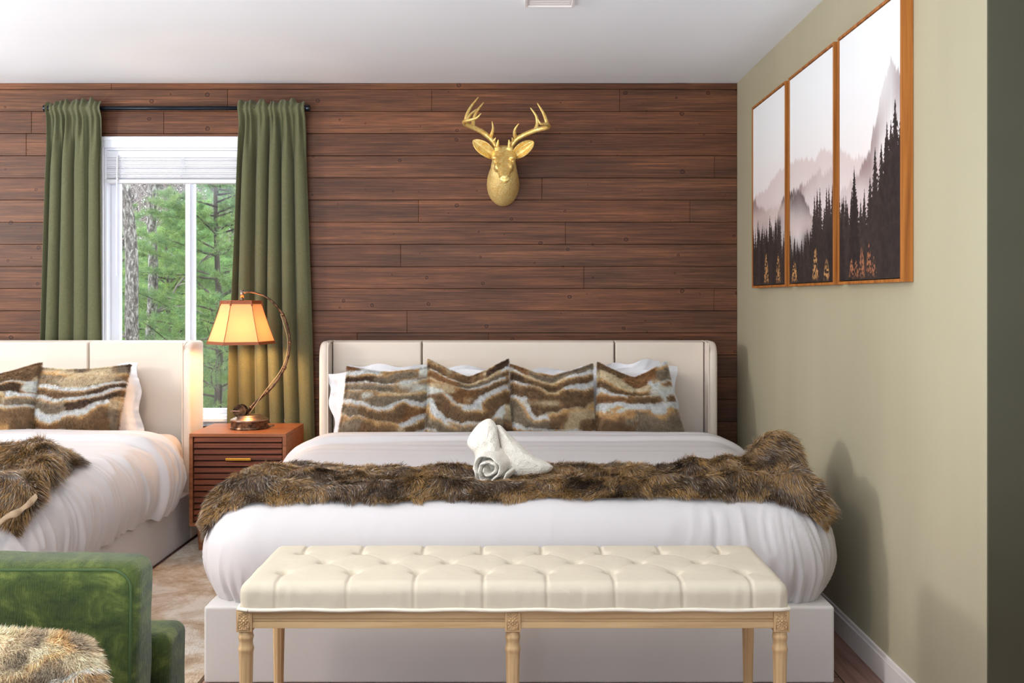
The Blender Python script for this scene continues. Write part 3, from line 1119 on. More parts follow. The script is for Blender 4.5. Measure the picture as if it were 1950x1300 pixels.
gP = 'fur pillows in a row on the centre bed'
YB, YT = 4.80, 4.90
fur_pillow('brown and white fur pillow, leftmost of the four on the centre bed', quad((638, 856), (816, 846), (820, 697), (662, 698), YB, YT), 101, 0.10, group=gP, nb=5.6)
fur_pillow('fur pillow with deep dip in its top edge, second from left on the centre bed', quad((806, 846), (978, 844), (968, 684), (815, 684), YB - 0.02, YT), 142, 0.34, group=gP, nb=5.0)
fur_pillow('fur pillow third from left on the centre bed, right behind the white towel', quad((968, 846), (1138, 846), (1128, 693), (972, 694), YB, YT), 163, 0.22, group=gP, nb=4.6)
fur_pillow('fur pillow with two peaked corners, rightmost of the four on the centre bed', quad((1128, 848), (1310, 848), (1268, 688), (1138, 690), YB, YT), 184, 0.30, group=gP, nb=5.2)
gL = 'fur pillows on the left bed'
fur_pillow('square brown fur pillow on the left bed, right next to the white flanged pillow', quad((44, 845), (222, 848), (250, 694), (66, 700), YB, YT), 205, 0.05, group=gL, nb=4.6)
fur_pillow('fur pillow cut off by the left edge of the photo, on the left bed', quad((-112, 840), (66, 842), (80, 690), (-95, 690), YB - 0.05, YT - 0.02), 226, 0.26, group=gL, nb=4.4)


def sham(label, corners, seed, thick=0.14, flange=0.10, dip=0.0, group='white pillows behind the fur pillows'):
    """white cased pillow with a flat flange round it"""
    n = 61
    bl, brr, tr, tl = corners
    u = np.linspace(-1, 1, n)
    U, Wd = np.meshgrid(u, u, indexing='ij')
    t = thing('pillow', label, 'pillow', tuple((bl + brr) / 2), group)
    a, b = ((U + 1) / 2)[..., None], ((Wd + 1) / 2)[..., None]
    wav = 0.02 * np.sin(U * 7 + seed) * sstep(0.6, 1, Wd) + 0.015 * fbm(U * 3, Wd * 3, seed=seed)
    G0 = bl * (1 - a) * (1 - b) + brr * a * (1 - b) + tr * a * b + tl * (1 - a) * b
    Nn = np.cross(brr - bl, tl - bl)
    Nn /= np.linalg.norm(Nn)
    if Nn[1] > 0:
        Nn = -Nn
    ruf = sstep(0.72, 1.0, np.maximum(np.abs(U), np.abs(Wd)))
    G0[..., 0] += 0.010 * np.sin(Wd * 6.5 + seed) * ruf * np.sign(U) * (np.abs(U) > 0.7)
    G0[..., 2] += 0.009 * np.sin(U * 11 + 2 * seed) * ruf * (Wd > 0.6)
    G0[..., 2] -= (dip * np.exp(-(U / 0.5) ** 2) * sstep(-0.5, 1, Wd))
    k = 1 - flange
    k2 = 1 - flange * 1.6
    prof = (np.clip(1 - (np.abs(U) / k) ** 2.4, 0, 1) ** 0.5) * (np.clip(1 - (np.abs(Wd) / k2) ** 2.4, 0, 1) ** 0.5)
    wr = 0.006 * fbm(U * 7, Wd * 5, seed=seed + 4)
    Fg = G0 + Nn * (thick * 0.5 * prof + 0.002 + wav * (1 - prof) + wr)[..., None]
    Bg = G0 - Nn * (thick * 0.5 * prof + 0.002 - wav * (1 - prof) - wr)[..., None]
    obj('pillowcase', closed_pair(Fg, Bg), M['sham'], t, smooth=True)
    return t


sham('white pillow at the left of the centre bed, corner poking out beside the headboard wing', quad((640, 842), (968, 842), (960, 702), (622, 710), 4.98, 5.06), 1)
sham('white pillow at the right of the centre bed, behind the two right fur pillows', quad((1000, 842), (1292, 842), (1286, 700), (1012, 704), 4.98, 5.06), 2)
sham('white pillow at the right of the centre bed lying against the headboard, tip sticking up', quad((1010, 840), (1268, 840), (1256, 684), (1050, 706), 5.06, 5.12), 3, thick=0.08)
sham('white pillow against the headboard at the left of the centre bed, mostly hidden', quad((660, 840), (960, 840), (950, 700), (662, 694), 5.06, 5.12), 4, thick=0.08)
sham('white flanged pillow at the right end of the left bed', quad((-30, 842), (270, 842), (264, 688), (-20, 712), 4.95, 5.05), 6, thick=0.16, dip=0.055)
sham('white pillow against the left bed headboard, behind the flanged white pillow', quad((-60, 840), (262, 840), (262, 704), (-40, 708), 5.06, 5.13), 7, thick=0.08, dip=0.05)


# ------------------------------------------------------------------ long-fur throws
def throw_colors(s, t, r, cnt, seed):
    n1 = noise(s * 9, t * 14, seed=seed)
    n2 = noise(s * 34, t * 40, seed=seed + 1)
    dark, mid, gold, pale = np.array(lin(58, 46, 42)), np.array(lin(122, 94, 66)), np.array(lin(212, 166, 98)), np.array(lin(222, 210, 196))
    m1 = sstep(-0.6, 0.5, n1 + 0.6 * n2 + 0.35 * r.normal(size=cnt))[:, None]
    root = dark * (1 - m1) + mid * m1
    m2 = sstep(-0.4, 0.4, n1 * 0.8 + 0.7 * n2 + 0.3 * r.normal(size=cnt))[:, None]
    tip = mid * (1 - m2) + gold * m2
    m3 = (r.random(cnt) < 0.16)[:, None]
    tip = np.where(m3, dark, tip)
    m4 = (r.random(cnt) < 0.10)[:, None]
    tip = np.where(m4, pale, tip)
    return root, tip


def throw(label, cx, s0, s1, edge_front, edge_back, lumps, seed, cnt, L=0.036, dirx=0.15, width=0.0016, flare=0.0):
    hx, yf = 0.858, 3.385
    prof = bedprof(0.585 + 0.012)
    nx, ny = 260, 70
    a = np.linspace(0, 1, nx)
    b = np.linspace(0, 1, ny)
    A, B = np.meshgrid(a, b, indexing='ij')
    SX = cx + s0 + A * (s1 + flare * (1 - B) ** 1.5 - s0)
    f0, f1 = edge_front(SX - cx), edge_back(SX - cx)
    SY = f0 + B * (f1 - f0)
    G, d, q = drape(SX, SY, cx, hx, yf, prof)
    N = normals(G)
    if N[nx // 2, ny // 2, 2] < 0:
        N = -N
    rim = np.minimum(1, np.minimum(B, 1 - B) * 7) * np.minimum(1, np.minimum(A, 1 - A) * 25)
    disp = 0.018 + lumps(SX - cx, SY, B)
    disp = np.maximum(disp, 0.014) * np.sqrt(np.clip(rim, 0, 1)) + 0.004
    G2 = G + N * disp[..., None]
    N2 = normals(G2)
    if N2[nx // 2, ny // 2, 2] < 0:
        N2 = -N2
    r = np.random.default_rng(seed)
    u, v = r.uniform(0, nx - 1, cnt), r.uniform(0, ny - 1, cnt)
    k = cnt // 14
    v[:k] = r.uniform(0, 3, k)
    v[k:2 * k] = ny - 1 - r.uniform(0, 3, k)
    u[2 * k:int(2.5 * k)] = r.uniform(0, 4, int(2.5 * k) - 2 * k)
    u[int(2.5 * k):3 * k] = nx - 1 - r.uniform(0, 4, 3 * k - int(2.5 * k))
    root, nn = samp(G2, u, v), samp(N2, u, v)
    nn /= np.linalg.norm(nn, axis=1)[:, None] + 1e-9
    s, t = u / (nx - 1) * (s1 - s0), v / (ny - 1) * 0.55
    cl = [noise(s * 26, t * 26, seed=seed + 5 + i) for i in range(3)]
    fl = [noise(s * 5, t * 6, seed=seed + 15 + i) for i in range(3)]
    clv = np.stack(cl, 1)
    flv = np.stack(fl, 1)
    vv = v / (ny - 1)
    down = np.zeros((cnt, 3))
    down[:, 1] = -0.75 + 1.3 * sstep(0.82, 1.0, vv)
    down[:, 2] = -0.40 + 0.45 * sstep(0.82, 1.0, vv)
    xx = s / (s1 - s0)
    down[:, 0] = dirx + 0.9 * sstep(0.93, 1, xx) - 0.9 * sstep(0.07, 0, xx)
    dr = 0.45 * nn + 0.9 * down + 0.38 * clv + 0.45 * flv + 0.16 * r.normal(size=(cnt, 3))
    # keep hair above the surface
    dn = (dr * nn).sum(1)[:, None]
    dr = dr + nn * np.clip(0.12 - dn, 0, None)
    dr /= np.linalg.norm(dr, axis=1)[:, None]
    c0, c1 = throw_colors(s + 3 * s0, t, r, cnt, seed + 30)
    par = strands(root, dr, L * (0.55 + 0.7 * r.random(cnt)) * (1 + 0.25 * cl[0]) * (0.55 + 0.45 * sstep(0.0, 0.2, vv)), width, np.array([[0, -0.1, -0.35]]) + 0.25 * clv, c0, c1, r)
    # base sheet and its backing
    V = np.concatenate([G2.reshape(-1, 3), (G + N * 0.003).reshape(-1, 3)])
    f = grid_faces(nx, ny)
    n0 = nx * ny
    ring = []
    idx = np.arange(n0).reshape(nx, ny)
    loop = np.concatenate([idx[:, 0], idx[-1, 1:], idx[-2::-1, -1], idx[0, -2:0:-1]])
    nxt = np.roll(loop, -1)
    ring = np.stack([loop, nxt, nxt + n0, loop + n0], 1)
    bc, _ = throw_colors(SX.reshape(-1), SY.reshape(-1), r, n0, seed + 30)
    bc2 = np.tile(np.array(lin(150, 126, 100)), (n0, 1))
    data, cols = join_np([(V, [f, f[:, ::-1] + n0, ring], np.concatenate([bc * 0.8, bc2])), par])
    o = obj('fur_throw', data, M['throwfur'], None, smooth=True, colors=cols)
    tag(o, label, 'throw')
    return G2


def ef(x):
    return 3.275 + 0.012 * np.sin(x * 3.1) - 0.05 * sstep(0.75, 1.0, x) - 0.015 * sstep(-0.6, -1.1, x) + 0.006 * np.sin(x * 17)


def eb(x):
    return 3.74 + 0.02 * np.sin(x * 5 + 1) + 0.012 * np.sin(x * 13) + 0.05 * sstep(0.5, 1.1, x) + 0.03 * sstep(-0.5, -1.0, x)


def lm(x, y, b):
    z = 0.014 * np.sin(b * 13.0 + 1.6 * noise(x * 3.0, b * 0, seed=4)) + 0.012 * noise(x * 8, y * 10, seed=6)
    z += 0.010 * noise(x * 17, y * 14, seed=8)
    z += sstep(0.35, 0.8, x) * (0.016 + 0.020 * noise(x * 11, y * 7, seed=9))
    z += 0.095 * np.exp(-((x - 0.93) / 0.07) ** 2 - ((b - 0.80) / 0.25) ** 2)
    z += 0.045 * np.exp(-((x - 0.98) / 0.12) ** 2 - ((b - 0.45) / 0.5) ** 2)
    z += 0.03 * np.exp(-((x + 1.02) / 0.12) ** 2 - ((b - 0.5) / 0.4) ** 2)
    return z


THR = throw('long brown faux fur throw across the foot of the centre bed, under the towel', BCX, -1.11, 1.05, ef, eb, lm, 300, 170000)


def ef2(x):
    return 3.30 + 0.012 * np.sin(x * 7) - 0.085 * sstep(0.45, 0.8, x)


def eb2(x):
    return 4.02 + 0.03 * np.sin(x * 6) - 0.12 * sstep(0.8, 1.1, x)


def lm2(x, y, b):
    z = 0.02 * np.sin(b * 11.0 + 2.2 * noise(x * 4.0, b * 0, seed=14)) + 0.018 * noise(x * 9, y * 10, seed=16) + 0.015
    z += 0.05 * np.exp(-((x - 0.84) / 0.14) ** 2 - ((b - 0.75) / 0.2) ** 2)
    z += 0.05 * np.exp(-((x - 0.98) / 0.10) ** 2 - ((b - 0.35) / 0.22) ** 2)
    return z


throw('brown and grey faux fur throw bunched over the side of the left bed', LBX, 0.40, 0.945, ef2, eb2, lm2, 420, 66000, L=0.046, flare=0.14)


TL = bpy.data.objects['fur_throw.001']
fold = []
cp = spline([(-30, 1012), (-8, 1000), (14, 984), (32, 977), (44, 968), (58, 957), (70, 944)], 40)
rowA, rowB, rowC = [], [], []
for k_, (a_, b_) in enumerate(cp):
    w_ = 6 + 1.6 * math.sin(k_ * 0.42)
    yy = 3.165 + 0.0046 * k_ + 0.004 * math.sin(k_ * 0.6)
    rowA.append(P(a_ - 2, b_ - w_, yy - 0.02))
    rowB.append(P(a_ + 1, b_, yy - 0.020))
    rowC.append(P(a_ + 2, b_ + w_ * 0.8, yy - 0.024))
Gf_ = np.stack([rowA, rowB, rowC], 1)
obj('suede_backing', (Gf_.reshape(-1, 3), [grid_faces(40, 3)]), M['suede'], TL, smooth=True, mods=[('SOLIDIFY', {'thickness': 0.0015})])

# ------------------------------------------------------------------ towel
def towel():
    Yc = 3.50
    t = thing('towel', 'white towel rolled and folded into a peak on the fur throw', 'towel', tuple(P(955, 915, Yc)))
    s = F / Yc
    cx_, _, cz = P(930, 889, Yc)
    # spiral roll, axis pointing to the viewer
    prof = []
    turns = 2.6
    nT = 150
    th = np.linspace(0.25, turns * 2 * math.pi, nT)
    rr = 0.010 + 0.0505 * (th / th[-1]) ** 0.85
    wob = 1 + 0.10 * np.sin(th * 1.7) + 0.07 * np.sin(th * 3.1 + 1) + 0.03 * np.sin(th * 7.3)
    th_ = th + 2.4
    xo = np.cos(th_) * rr * wob
    zo = np.sin(th_) * rr * wob * 0.96
    tk = 0.0068
    c = np.stack([xo, zo], 1)
    T = np.gradient(c, axis=0)
    T /= np.linalg.norm(T, axis=1)[:, None]
    Nn = np.stack([-T[:, 1], T[:, 0]], 1)
    sec = []
    for k in np.linspace(0, 2 * math.pi, 11)[:-1]:
        pass
    # rounded strip: rows along the spiral, columns around the strip's section
    cols = []
    yl = [(-0.070, 0.0), (-0.074, 0.5), (-0.070, 1.0), (0.02, 1.0), (0.11, 1.0), (0.11, 0.0), (0.02, 0.0)]
    for (yy, w) in yl:
        p = c + Nn * ((w - 0.5) * 2 * tk)
        rip = 0.003 * np.sin(th * 5) if yy < 0 else 0
        cols.append(np.stack([cx_ + p[:, 0] + 0.30 * (yy + 0.07), Yc + yy + rip + 0 * th, cz + p[:, 1] + 0.05 * (yy + .07)], 1))
    G = np.stack(cols, 1)
    m_ = len(yl)
    V = G.reshape(-1, 3)
    Fc = []
    for i in range(nT - 1):
        for j in range(m_):
            j2 = (j + 1) % m_
            Fc.append((i * m_ + j, i * m_ + j2, (i + 1) * m_ + j2, (i + 1) * m_ + j))
    Fc.append(tuple(range(m_)))
    Fc.append(tuple(range((nT - 1) * m_, nT * m_)))
    obj('towel_roll', (V, Fc), M['terry'], t, smooth=True, mods=[('SUBSURF', {'levels': 1, 'render_levels': 2})])

    def puff(outline, Y0, T, name, ybend=None, seed=0):
        o = spline(outline + [outline[0]], 90)[:-1]
        cen = o.mean(0)
        nr = 16
        V = []
        for sgn in (-1, 1):
            for k in range(nr + 1):
                rr_ = k / nr
                p = cen + (o - cen) * rr_
                h = T * math.sqrt(max(0, 1 - rr_ ** 2.2))
                for q in p:
                    yb = ybend(q[0], q[1]) if ybend else 0
                    w = P(q[0], q[1], Y0)
                    hh = h * (1 + 0.10 * float(noise(q[0] * 0.07, q[1] * 0.07, seed=seed)) + 0.05 * float(noise(q[0] * 0.21, q[1] * 0.15, seed=seed + 3)))
                    V.append((w[0], Y0 + sgn * hh + yb, w[2]))
        n = len(o)
        Fc = []
        for sg in range(2):
            off = sg * (nr + 1) * n
            for k in range(nr):
                for i in range(n):
                    f = (off + k * n + i, off + k * n + (i + 1) % n, off + (k + 1) * n + (i + 1) % n, off + (k + 1) * n + i)
                    Fc.append(f if sg == 0 else f[::-1])
        return obj(name, (np.array(V), Fc), M['terry'], t, smooth=True)

    puff([(900, 893), (904, 868), (890, 850), (892, 834), (908, 812), (923, 802), (934, 801), (944, 812), (948, 830), (953, 860), (964, 905), (940, 915), (915, 912)], Yc + 0.01, 0.045, 'towel_peak',
         lambda x, y: 0.05 * (900 - y) / 100, 3)
    puff([(944, 812), (953, 813), (966, 826), (985, 842), (1015, 868), (1049, 885), (1052, 893), (1040, 901), (1010, 908), (985, 911), (966, 898), (955, 865), (948, 832)], Yc + 0.05, 0.05, 'towel_flap',
         lambda x, y: 0.05 * (900 - y) / 100, 5)


towel()

# ------------------------------------------------------------------ bench
BX0, BX1 = P(452, 0, 2.52)[0], P(1505, 0, 2.52)[0]
BXC = (BX0 + BX1) / 2
BYF, BYB = 2.52, 2.93
BZT, BZB = 0.520, 0.452
bt = thing('tufted_bench', 'beige tufted bench with turned oak legs at the foot of the centre bed', 'bench', (BXC, (BYF + BYB) / 2, 0))
btn_front = [-.626, -.442, -.268, -.088, .077, .253, .428, .608]
btn_mid = [-.537, -.355, -.19, -.01, .163, .342, .512]
btn_back = [-.62, -.452, -.273, -.10, .073, .249, .418, .592]
yF, yM, yB = 2.63, 2.725, 2.825


def bench_cushion():
    r0 = 0.030
    hx, hy = (BX1 - BX0) / 2 - r0, (BYB - BYF) / 2 - r0
    cy = (BYF + BYB) / 2
    th = np.linspace(0, math.pi / 2, 10)
    R = r0 * np.sin(th)
    Z = BZT - r0 * (1 - np.cos(th))
    zz = np.linspace(BZT - r0, BZB, 10)[1:]
    R = np.concatenate([R, np.full(9, r0)])
    Z = np.concatenate([Z, zz])
    D = np.concatenate([[0], np.cumsum(np.hypot(np.diff(R), np.diff(Z)))])
    Dm = D[-1]
    nx, ny = 560, 190
    sx = np.linspace(-hx - Dm, hx + Dm, nx)
    sy = np.linspace(-hy - Dm, hy + Dm, ny)
    SX, SY = np.meshgrid(sx, sy, indexing='ij')
    cxl, cyl = np.clip(SX, -hx, hx), np.clip(SY, -hy, hy)
    ox, oy = SX - cxl, SY - cyl
    d = np.hypot(ox, oy)
    rr, zz = np.interp(d, D, R), np.interp(d, D, Z)
    G = np.stack([BXC + cxl + ox / (d + 1e-9) * rr, cy + cyl + oy / (d + 1e-9) * rr, zz], -1)
    wx_, wy_ = BXC + SX, cy + SY
    h = np.zeros_like(SX)
    inner = sstep(0.0, 0.12, np.minimum(hx + 0.02 - np.abs(SX), hy + 0.02 - np.abs(SY)))
    h += 0.003 * inner
    btn = [(x, yF) for x in btn_front] + [(x, yM) for x in btn_mid] + [(x, yB) for x in btn_back]
    for (bx_, by_) in btn:
        dd = np.hypot(wx_ - bx_, (wy_ - by_) * 1.0)
        h -= 0.020 * np.exp(-(dd / 0.0135) ** 2) + 0.005 * np.exp(-(dd / 0.034) ** 2)

    def crease(ax, ay, bx_, by_, depth, w=0.0045):
        dx, dy = bx_ - ax, by_ - ay
        l2 = dx * dx + dy * dy
        t = np.clip(((wx_ - ax) * dx + (wy_ - ay) * dy) / l2, 0, 1)
        # diagonal pleats bow slightly
        dist = np.hypot(wx_ - ax - t * dx, wy_ - ay - t * dy)
        return depth * (np.exp(-(dist / w) ** 2) + 0.12 * np.exp(-(dist / (w * 4.5)) ** 2))

    cr = np.zeros_like(h)
    for i, x in enumerate(btn_mid):
        for xx in (btn_front[i], btn_front[i + 1]):
            cr = np.maximum(cr, crease(x, yM, xx, yF, 0.0010, 0.003))
        for xx in (btn_back[i], btn_back[i + 1]):
            cr = np.maximum(cr, crease(x, yM, xx, yB, 0.0010, 0.003))
    for x in btn_front:
        cr = np.maximum(cr, crease(x, yF, x + 0.004, yF - 0.3, 0.0045))
    for x in btn_back:
        cr = np.maximum(cr, crease(x, yB, x - 0.004, yB + 0.3, 0.0055))
    h -= cr
    # puffed pleat edge beside every front pleat, small wrinkles
    h += 0.0012 * noise(wx_ * 60, wy_ * 14, seed=61) * sstep(0.01, 0.05, d) + 0.0012 * fbm(wx_ * 16, wy_ * 16, seed=62)
    N = normals(G)
    if N[nx // 2, ny // 2, 2] < 0:
        N = -N
    G = G + N * h[..., None]
    f = grid_faces(nx, ny)
    keep = (d.reshape(-1)[f] <= Dm + 0.002).any(1)
    V = G.reshape(-1, 3)
    return (V, [f[keep]]), btn


cd, btn = bench_cushion()
cu = obj('cushion', cd, M['bench'], bt, smooth=True)
pts = []
for (x, y) in [(BX0, BYF), (BX1, BYF), (BX1, BYB), (BX0, BYB)]:
    pts.append((x, y))
pp = []
for i in range(4):
    a, b = np.array(pts[i]), np.array(pts[(i + 1) % 4])
    for t in np.linspace(0.02, 0.98, 60):
        p = a + (b - a) * t
        pp.append((p[0], p[1], BZB - 0.001 + 0.0012 * math.sin(p[0] * 31)))
pp.append(pp[0])
obj('piping', tube(pp, 0.0052, 8, cap=False), M['pipe'], cu, smooth=True)
for (x, y) in btn:
    obj('button', ellipsoid((x, y, BZT - 0.0215), (0.007, 0.008, 0.003), 12, 6), M['bench'], cu, smooth=True)
obj('seat_board', box(BX0 + 0.008, BX1 - 0.008, BYF + 0.01, BYB - 0.01, 0.440, 0.450), M['oak'], bt)
AZ0, AZ1 = 0.400, 0.4485
LX = [P(467.5, 0, 2.54)[0], P(976.5, 0, 2.54)[0], P(1486, 0, 2.54)[0]]
LYF, LYB = 2.545, 2.895
hb = 0.0205


def rail(x0, x1, y0, y1, front):
    """apron rail with a run of grooves on its outer face"""
    ps = [box(x0, x1, y0, y1, AZ0, AZ1)]
    out = y0 if front else y1
    s = -1 if front else 1
    for za, zb, d_ in ((AZ0 + 0.001, AZ0 + 0.016, 0.004), (AZ0 + 0.019, AZ0 + 0.022, 0.0025), (AZ0 + 0.026, AZ1 - 0.002, 0.003)):
        ya, yb = sorted((out, out + s * d_))
        ps.append(box(x0, x1, ya, yb, za, zb, 0.0009, 2))
    return merge(*ps)


obj('apron', rail(LX[0] + hb, LX[1] - hb, LYF - 0.012, LYF + 0.008, True), M['oak'], bt)
obj('apron', rail(LX[1] + hb, LX[2] - hb, LYF - 0.012, LYF + 0.008, True), M['oak'], bt)
obj('apron', rail(LX[0] + hb, LX[2] - hb, LYB - 0.008, LYB + 0.012, False), M['oak'], bt)
for x in (LX[0], LX[2]):
    obj('apron', box(x - 0.010, x + 0.010, LYF + hb, LYB - hb, AZ0, AZ1, 0.001, 1), M['oak'], bt)


def rosette(x, y, z, s):
    ps = [ellipsoid((x, y, z), (0.0042, 0.004, 0.0042), 10, 6)]
    for k in range(8):
        a = k * math.pi / 4
        L_ = 0.0085 if k % 2 == 0 else 0.007
        e = ellipsoid((0, 0, 0), (L_ * 0.55, 0.0028, 0.0026), 8, 6)
        V = e[0].copy()
        V[:, 0] += L_
        ca, sa = math.cos(a), math.sin(a)
        V = np.stack([V[:, 0] * ca - V[:, 2] * sa, V[:, 1], V[:, 0] * sa + V[:, 2] * ca], 1) + [x, y, z]
        ps.append((V, e[1]))
    for sx_ in (-1, 1):
        for sz_ in (-1, 1):
            for (dx, dz, rr_) in ((0.0105, 0.017, 0.003), (0.0115, 0.0095, 0.0022), (0.005, 0.019, 0.0022), (0.0075, 0.0135, 0.002)):
                ps.append(ellipsoid((x + sx_ * dx, y, z + sz_ * dz), (rr_, 0.002, rr_ * 1.2), 8, 5))
    fr = 0.0015
    ps += [box(x - 0.0155, x - 0.0140, y - fr, y + fr, z - 0.0225, z + 0.0225), box(x + 0.0140, x + 0.0155, y - fr, y + fr, z - 0.0225, z + 0.0225),
           box(x - 0.0140, x + 0.0140, y - fr, y + fr, z - 0.0225, z - 0.021), box(x - 0.0140, x + 0.0140, y - fr, y + fr, z + 0.021, z + 0.0225)]
    return merge(*ps)


def bench_leg(x, y, front):
    ztop = AZ0 - 0.008
    prof = [(0.010, 0.0), (0.013, 0.004), (0.0135, 0.02), (0.0115, 0.03), (0.0135, 0.036), (0.0140, 0.044), (0.0125, 0.05)]
    prof += [(0.0128 + (z - 0.05) * 0.020, z) for z in np.linspace(0.055, 0.335, 30)]
    prof += [(0.0195, 0.338), (0.0205, 0.343), (0.0195, 0.348), (0.0180, 0.352), (0.0172, 0.360), (0.0182, 0.368), (0.0195, 0.3715), (0.0200, 0.376), (0.0185, 0.380), (0.0178, 0.386), (0.0185, ztop)]

    def fl(a, z):
        if 0.07 < z < 0.318:
            return 1 - 0.10 * np.clip(np.cos(a * 8 + math.pi), 0.25, 1) + 0.02
        return 1.0 + 0 * a
    lg = obj('leg', lathe(prof, x, y, 64, fl), M['oakleg'], bt, smooth=True)
    obj('corner_block', box(x - hb, x + hb, y - hb, y + hb, ztop, AZ1 + 0.002, 0.0015, 2), M['oakleg'], lg)
    if front:
        obj('rosette', rosette(x, y - hb, (ztop + AZ1) / 2 + 0.001, 1), M['oakleg'], lg, smooth=True)


for x in LX:
    bench_leg(x, LYF, True)
    bench_leg(x, LYB, False)

# ------------------------------------------------------------------ nightstand
NX0, NX1, NYF, NYB, NZ0, NZ1 = -1.610, -1.134, 4.795, 5.195, 0.135, 0.590
ns = thing('nightstand', 'walnut nightstand with slatted front between the two beds, under the lamp', 'nightstand', ((NX0 + NX1) / 2, (NYF + NYB) / 2, 0))
tk = 0.017
obj('case', merge(box(NX0, NX1, NYF, NYB, NZ1 - tk, NZ1, 0.0015, 1), box(NX0, NX1, NYF, NYB, NZ0, NZ0 + tk, 0.001, 1),
                  box(NX0, NX0 + tk, NYF, NYB, NZ0 + tk, NZ1 - tk), box(NX1 - tk, NX1, NYF, NYB, NZ0 + tk, NZ1 - tk), box(NX0 + tk, NX1 - tk, NYB - 0.01, NYB, NZ0 + tk, NZ1 - tk)), M['walnut'], ns)


def drawer(z0, z1, nsl):
    x0, x1 = NX0 + tk + 0.002, NX1 - tk - 0.002
    d_ = obj('drawer', box(x0, x1, NYF + 0.022, NYF + 0.035, z0, z1), M['recess'], ns)
    p = (z1 - z0) / nsl
    sl = []
    for i in range(nsl):
        za = z0 + i * p + 0.22 * p
        zb = z0 + (i + 1) * p - 0.02 * p
        V, Fc = box(x0 + 0.002, x1 - 0.002, NYF + 0.004, NYF + 0.022, za, zb, 0.0012, 1)
        V[:, 1] -= 0.0  # louvre: lower edge stands proud
        V[:, 1] = np.where(V[:, 1] < NYF + 0.01, V[:, 1] + (V[:, 2] - za) / (zb - za) * 0.006, V[:, 1])
        sl.append((V, Fc))
    obj('slatted_front', merge(*sl), M['walnutdark'], d_)
    return d_, p


zi0, zi1 = NZ0 + tk + 0.002, NZ1 - tk - 0.002
zm = zi0 + (zi1 - zi0) * 9 / 14
d1, p = drawer(zm + 0.001, zi1, 5)
d2, _ = drawer(zi0, zm - 0.001, 9)
hz = P(0, 873.5, NYF)[2]
hx0, hx1 = P(430, 0, NYF - 0.01)[0], P(478, 0, NYF - 0.01)[0]
obj('handle', merge(box(hx0, hx1, NYF - 0.018, NYF - 0.010, hz - 0.006, hz + 0.006, 0.0015, 2), box(hx0 + 0.012, hx0 + 0.018, NYF - 0.011, NYF + 0.009, hz - 0.004, hz + 0.004),
                    box(hx1 - 0.018, hx1 - 0.012, NYF - 0.011, NYF + 0.009, hz - 0.004, hz + 0.004)), M['gold'], d1)
for sx_, sy_ in ((0, 0), (1, 0), (0, 1), (1, 1)):
    x = NX0 + 0.045 if sx_ == 0 else NX1 - 0.045
    y = NYF + 0.04 if sy_ == 0 else NYB - 0.04
    V, Fc = lathe([(0.011, 0.0105), (0.0175, NZ0 - 0.002), (0.0175, NZ0)], x, y, 20)
    obj('leg', (V, Fc), M['walnut'], ns, smooth=False)
obj('socket_plate', box(P(506, 0, 5.08)[0], P(521, 0, 5.08)[0], 5.06, 5.10, NZ1 - 0.001, NZ1 + 0.004, 0.001, 1), M['black'], ns)

# rug ------------------------------------------------------------
def rug():
    nx, ny = 60, 180
    X, Y = np.meshgrid(np.linspace(-1.672, -1.035, nx), np.linspace(2.98, 5.26, ny), indexing='ij')
    Z = 0.009 + 0.0012 * fbm(X * 40, Y * 40, seed=2)
    V = np.concatenate([np.stack([X, Y, Z], -1).reshape(-1, 3), np.stack([X, Y, 0 * Z + 0.0005], -1).reshape(-1, 3)])
    f = grid_faces(nx, ny)
    n0 = nx * ny
    idx = np.arange(n0).reshape(nx, ny)
    loop = np.concatenate([idx[:, 0], idx[-1, 1:], idx[-2::-1, -1], idx[0, -2:0:-1]])
    nxt = np.roll(loop, -1)
    return V, [f, f[:, ::-1] + n0, np.stack([loop, nxt, nxt + n0, loop + n0], 1)]


tag(obj('rug', rug(), M['rug']), 'mottled beige and brown woven rug on the floor between the two beds', 'rug')

# ------------------------------------------------------------------ lamp
LY = 5.0
bp = P(475, 816, LY)
lampz = NZ1
lt = thing('table_lamp', 'bronze fishing-rod table lamp with glowing parchment shade on the nightstand', 'lamp', (bp[0], LY, lampz))
sL = F / LY
bx_ = bp[0]
pr = [(0.095, 0.0), (0.096, 0.005), (0.092, 0.010), (0.092, 0.038), (0.096, 0.042), (0.094, 0.048), (0.082, 0.054), (0.070, 0.058), (0.066, 0.066), (0.060, 0.070), (0.0, 0.071)]
prw = [(r_, lampz + z_) for r_, z_ in pr]
fl = lambda a, z: 1 + (0.012 * np.sin(a * 24) if lampz + 0.011 < z < lampz + 0.037 else 0 * a)
obj('base_ring', lathe([(0.0, lampz), (0.094, lampz), (0.096, lampz + 0.004), (0.091, lampz + 0.010)] + [(0.091, lampz + z_) for z_ in np.linspace(0.012, 0.036, 6)] + [(0.094, lampz + 0.040)], bx_, LY, 96, fl), M['bronze'], lt, smooth=True)
obj('base_cap', lathe([(r_, z_ - 0.001) for r_, z_ in prw[4:]], bx_, LY, 48), M['bronzelight'], lt, smooth=True)
arm_px = [(474, 795), (474, 786), (478, 776), (487, 766), (502, 752), (518, 737), (532, 718), (542, 700), (549, 678), (552, 655), (550, 632), (544, 610), (533, 590), (516, 572), (498, 561), (480, 556), (466, 556)]
arm = spline([P(a, b, LY) for a, b in arm_px], 120)
k = np.linspace(0, 1, 120)
obj('arm', tube(arm, 0.0072 - 0.0025 * k, 12), M['bronze'], lt, smooth=True)
rings = [15, 33, 52, 68, 86]
for i in rings:
    obj('arm_ring', tube(arm[i - 1:i + 2], 0.0105 - 0.003 * k[i], 12), M['bronze'], lt, smooth=True)
